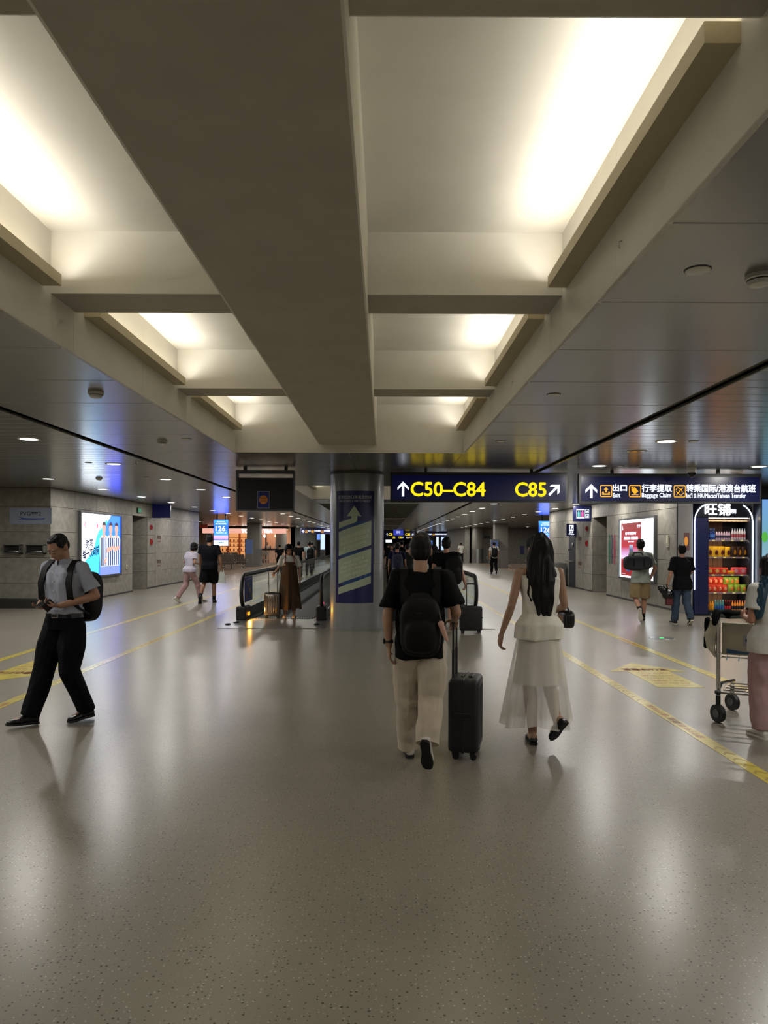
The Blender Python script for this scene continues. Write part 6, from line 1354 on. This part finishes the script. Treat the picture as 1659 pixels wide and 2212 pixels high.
# girl at the right edge with a luggage trolley
r10, P10, M10 = person('girl with blue-tipped hair in white T-shirt at the trolley on the right edge', (3.33, 6.33, 0), R(8), .0085, dict(fem=True, neck=(0, .02, 1.42), head=(0, .06, 1.55), hpitch=-10, shL=(-.165, .01, 1.36), shR=(.165, .01, 1.36), elL=(-.22, .0, 1.08), wrL=(-.14, .22, 1.1), hdL=(.3, 1, .2), curlL=1.0, elR=(.22, .0, 1.1), wrR=(.16, .22, 1.1), hdR=(-.2, 1, .2), knL=(-.1, .06, .48), anL=(-.1, .02, .085), girth=1.06), scale=.93, top=dict(mat=WHT, hem=.79, loose=1.2, hemw=.215, sleeve=.62, wr=.006, name='t_shirt'), bot=dict(kind='trousers', mat=PNK, loose=1.2, len=.96), shoes=dict(mat=SNK, sole=SOLW), hair='long', hairc=(12, 12, 14), skinc=(160, 110, 88))
b = MB(); hp_ = Vector(P10['head'])
b.loft([(hp_ + V3(-.06, -.07, -.06), .06, .06), (hp_ + V3(-.11, -.1, -.17), .075, .055), (hp_ + V3(-.15, -.11, -.28), .075, .05), (hp_ + V3(-.17, -.1, -.38), .055, .04), (hp_ + V3(-.18, -.09, -.46), .012, .012)], 16)
link('blue_hair_tips', soft(b, .008, 2, wr=.012, wk=120, wdir=(1, 1, .1)), mat('hair blue', S(16, 58, 78), .45), r10, True)
# trolley, handle end to the camera
tr = thing('luggage_trolley', 'chrome luggage trolley with an advert board at the right edge', 'trolley', (3.36, 6.78, 0), R(-27))
hw = .27
for s_ in (-1, 1):
    MB().tube([(s_ * hw, 0, .13), (s_ * hw, .0, .3), (s_ * hw, -.02, .9), (s_ * hw, -.04, .99)], .02, 10).build('upright', CHROME, tr, smooth=True, local=True)
    MB().tube([(s_ * hw, -.02, .28), (s_ * hw, .55, .27), (s_ * .16, .82, .26)], .016, 8).build('deck_rail', CHROME, tr, smooth=True, local=True)
    for y in (0, .62):
        x = s_ * (hw if y == 0 else .17); ft = MB().box(x - .02, x + .02, y - .03, y + .03, .15, .25).build('castor_fork', BLACKP, tr, local=True); MB().tube([(x - .016, y - .03, .083), (x + .016, y - .0, .083)], .082, 18).build('wheel', RUBBER, ft, smooth=True, local=True); MB().tube([(x - .02, y - .034, .083), (x + .02, y + .004, .083)], .04, 14).build('hub', GREYF, ft, smooth=True, local=True)
    MB().ell((s_ * (hw + .0), -.05, .285), (.03, .05, .025)).build('bumper', RUBBER, tr, smooth=True, local=True)
MB().tube([(-hw - .06, -.06, .99), (-hw, -.07, 1.0), (hw, -.07, 1.0), (hw + .06, -.06, .99)], .024, 10).build('handle_bar', mat('grey green grip', S(84, 98, 94), .6), tr, smooth=True, local=True)
for y in (.0, .14, .28, .42, .56): MB().tube([(-hw + .02 + y * .12, y, .275), (hw - .02 - y * .12, y, .275)], .008, 6).build('deck_bar', CHROME, tr, smooth=True, local=True)
for z in (.58, .62): MB().tube([(-hw, -.02, z), (-hw + .02, .22, z), (hw - .02, .22, z), (hw, -.02, z)], .008, 6).build('basket_wire', CHROME, tr, smooth=True, local=True)
for x in (-.2, -.1, 0, .1, .2): MB().tube([(x, .21, .9), (x, .22, .58), (x, .0, .58)], .005, 6).build('basket_wire', CHROME, tr, smooth=True, local=True)
bd = MB().rbox(-hw + .03, hw - .03, .0, .012, .63, .93, .006, 1).build('advert_board', mat('board beige', S(176, 170, 152), .4), tr, local=True)
MB().box(-.06, .2, -.004, 0, .72, .82).build('board_label', mat('board grey label', S(150, 152, 160), .4), bd, local=True)
f = lambda a, b: V3(a, -.006, b); INK2 = mat('board ink', S(40, 44, 70), .5)
lettering(bd, '上海浦东国际机场', .0, .19, .76, .785, f, INK2); MB().poly([f(-.03 + .016 * math.cos(R(60 * k_)), .772 + .016 * math.sin(R(60 * k_))) for k_ in range(6)]).build('board_logo', INK2, bd, local=True, fixn=False); MB().poly([f(-.2, .645), f(.2, .645), f(.2, .66), f(-.05, .665), f(-.2, .685)]).build('blue_swoosh', mat('swoosh teal', S(50, 90, 130), .5), bd, local=True, fixn=False)
for o in bd.children:
    if o.name.startswith('lettering'): pass
t = thing('jacket', 'black and cream jacket hung over the left end of the trolley handle', 'jacket', (3.36, 6.78, 0), R(-27))
b = MB(); b.chain([V3(-.3, .1, .98), V3(-.28, -.06, 1.02), V3(-.3, -.13, .93)], [.035, .04, .03]); b.cap(V3(-.3, -.05, 1.01), .035, V3(.02, -.06, 1.02), .03); b.cap(V3(-.36, -.04, .96), .03, V3(-.38, -.0, .7), .02); link('black_sleeve', soft(b, .009, 2, wr=.012, wk=30), BLK, t, True)
b = MB(); b.loft([(V3(-.31, .0, .95), .05, .05), (V3(-.34, .0, .82), .055, .07), (V3(-.33, .0, .7), .04, .06), (V3(-.29, .0, .6), .015, .03)]); link('cream_panel', soft(b, .009, 2, wr=.01, wk=26), mat('cream jacket', S(196, 192, 176), .8), t, True)
t = thing('paper_box', 'small pale blue box held above the trolley handle', 'box', (3.48, 6.66, 1.03), R(-27)); MB().rbox(-.045, .045, -.03, .03, 0, .13, .004, 1).build('box_body', mat('pale blue card', S(120, 170, 186), .6), t, local=True); MB().rbox(-.046, .046, -.031, .031, .12, .132, .004, 1).build('box_lid', SOLW, t, local=True)

# crowd on the right walkway, seen between the heads
def crowd(px, py_head, Y, label, top, botm=DKT, hair='short', rz=0.0, vox=.02, fem=False, stand=True, hgt=1.70, **kw):
    p = at(px, py_head, Y); J = dict(fem=fem) if stand else walk(random.choice('LR'), .2, fem=fem)
    s_ = hgt / 1.72; return person(label, (p.x, Y, kw.pop('z', 0.0)), rz, vox, J, s_, top=dict(mat=top, hem=.84, loose=1.15), bot=dict(kind='trousers', mat=botm, loose=1.05), shoes=dict(mat=SNKB, sole=SOLB), hair=hair, group=None, **kw)
DKB = cloth('deep blue cotton', (16, 22, 60)); DKG = cloth('dark olive cotton', (28, 30, 26)); LGT = cloth('pale blue shirt', (150, 170, 175))
ca, _, _ = crowd(858, 1172, 21, 'traveller in deep blue top with a blue backpack on the right walkway', DKB, hgt=1.66, z=.013)
backpack(ca, 'navy backpack worn by the traveller in deep blue on the walkway', (0, -.2, 1.15), (.16, .1, .25), (J0['shL'], J0['shR']), m=mat('navy pack', S(18, 24, 60), .6), vox=.015, extra=False)
crowd(880, 1178, 24, 'traveller in dark olive top right of the blue backpack on the walkway', DKG, z=.013, hgt=1.62)
crowd(938, 1188, 18.5, 'dark-haired woman in black just ahead of the man in green shorts', BLK, hair='long', fem=True, z=.013, hgt=1.6)
crowd(846, 1170, 27, 'traveller in black facing the camera farther along the right walkway', BLK, hair='bob', fem=True, rz=R(180), z=.013, hgt=1.62)
crowd(868, 1166, 31, 'tall dark figure behind the blue backpack on the walkway', BLK, hgt=1.78, z=.013)
crowd(882, 1168, 36, 'long-haired dark figure far along the right walkway', BLK, hair='long', fem=True, hgt=1.66, z=.013)
q = fl(874, 1262)
suitcase('pale grey suitcase standing among the crowd on the right walkway', (at(874, 1200, 22).x, 22.4, .013), R(5), .36, .22, .5, (mat('pale grey shell', S(120, 130, 134), .5), SCT), .4)
# far figures
q = fl(1067, 1240); cb, _, _ = crowd(1067, 1170, q.y, 'man in pale shirt with black backpack walking far away on the right', WHT, stand=False, hgt=1.76); cb.location.x = q.x
backpack(cb, 'black backpack of the far man on the right', (0, -.2, 1.15), (.16, .1, .26), (J0['shL'], J0['shR']), vox=.02, extra=False)
q = fl(996, 1213.5); crowd(996, 1172, min(q.y, 61.5), 'man in white shirt and black trousers far away near the round column', WHT, stand=False, hgt=1.74)
crowd(604, 1182, 40, 'woman in black dress-like top standing behind the left glass side', BLK, hair='bun', fem=True, hgt=1.58)
crowd(645, 1170, 36, 'man in black T-shirt walking behind the left glass side', BLK, DSH, stand=False, hgt=1.72)
cc, _, _ = crowd(668, 1170, 38, 'person in pale blue shirt with a big black bag behind the left walkway', LGT, stand=False, hgt=1.72)
backpack(cc, 'large black bag on the person in the pale blue shirt', (.08, -.22, 1.08), (.19, .12, .32), (J0['shR'],), vox=.02, extra=False)
crowd(674, 1172, 46, 'dark figure just behind the person in the pale blue shirt', DKG, hgt=1.72)
crowd(577.5, 1168, 63.4, 'shop worker in white behind the pink shop counter', WHT, hgt=1.7, rz=R(180))
random.seed(11)
for i, (px, Y, col_) in enumerate(((838, 48, BLK), (852, 55, DKB), (862, 62, DKG), (900, 70, BLK), (888, 52, DKB))): crowd(px, 1172, Y, ['first', 'second', 'third', 'fourth', 'fifth'][[0, 2, 3, 4, 1][i]] + ' nearest of the tiny dark figures far down the concourse', col_, hgt=1.68, vox=.03, stand=False)
# empty trolleys near the pink shop
for i, (px, py, rz_) in enumerate(((574, 1216, 150), (585, 1213, 165))):
    q = fl(px, py); o = copytree(tr); o.location = (q.x, q.y, .007); o.rotation_euler = (0, 0, R(rz_)); o['label'] = '%s empty luggage trolley parked before the pink shop' % ('left' if i == 0 else 'right'); o['group'] = 'trolleys parked before the pink shop'
# ---------------------------------------------------------------- tidy
bpy.data.scenes.remove(TMP)
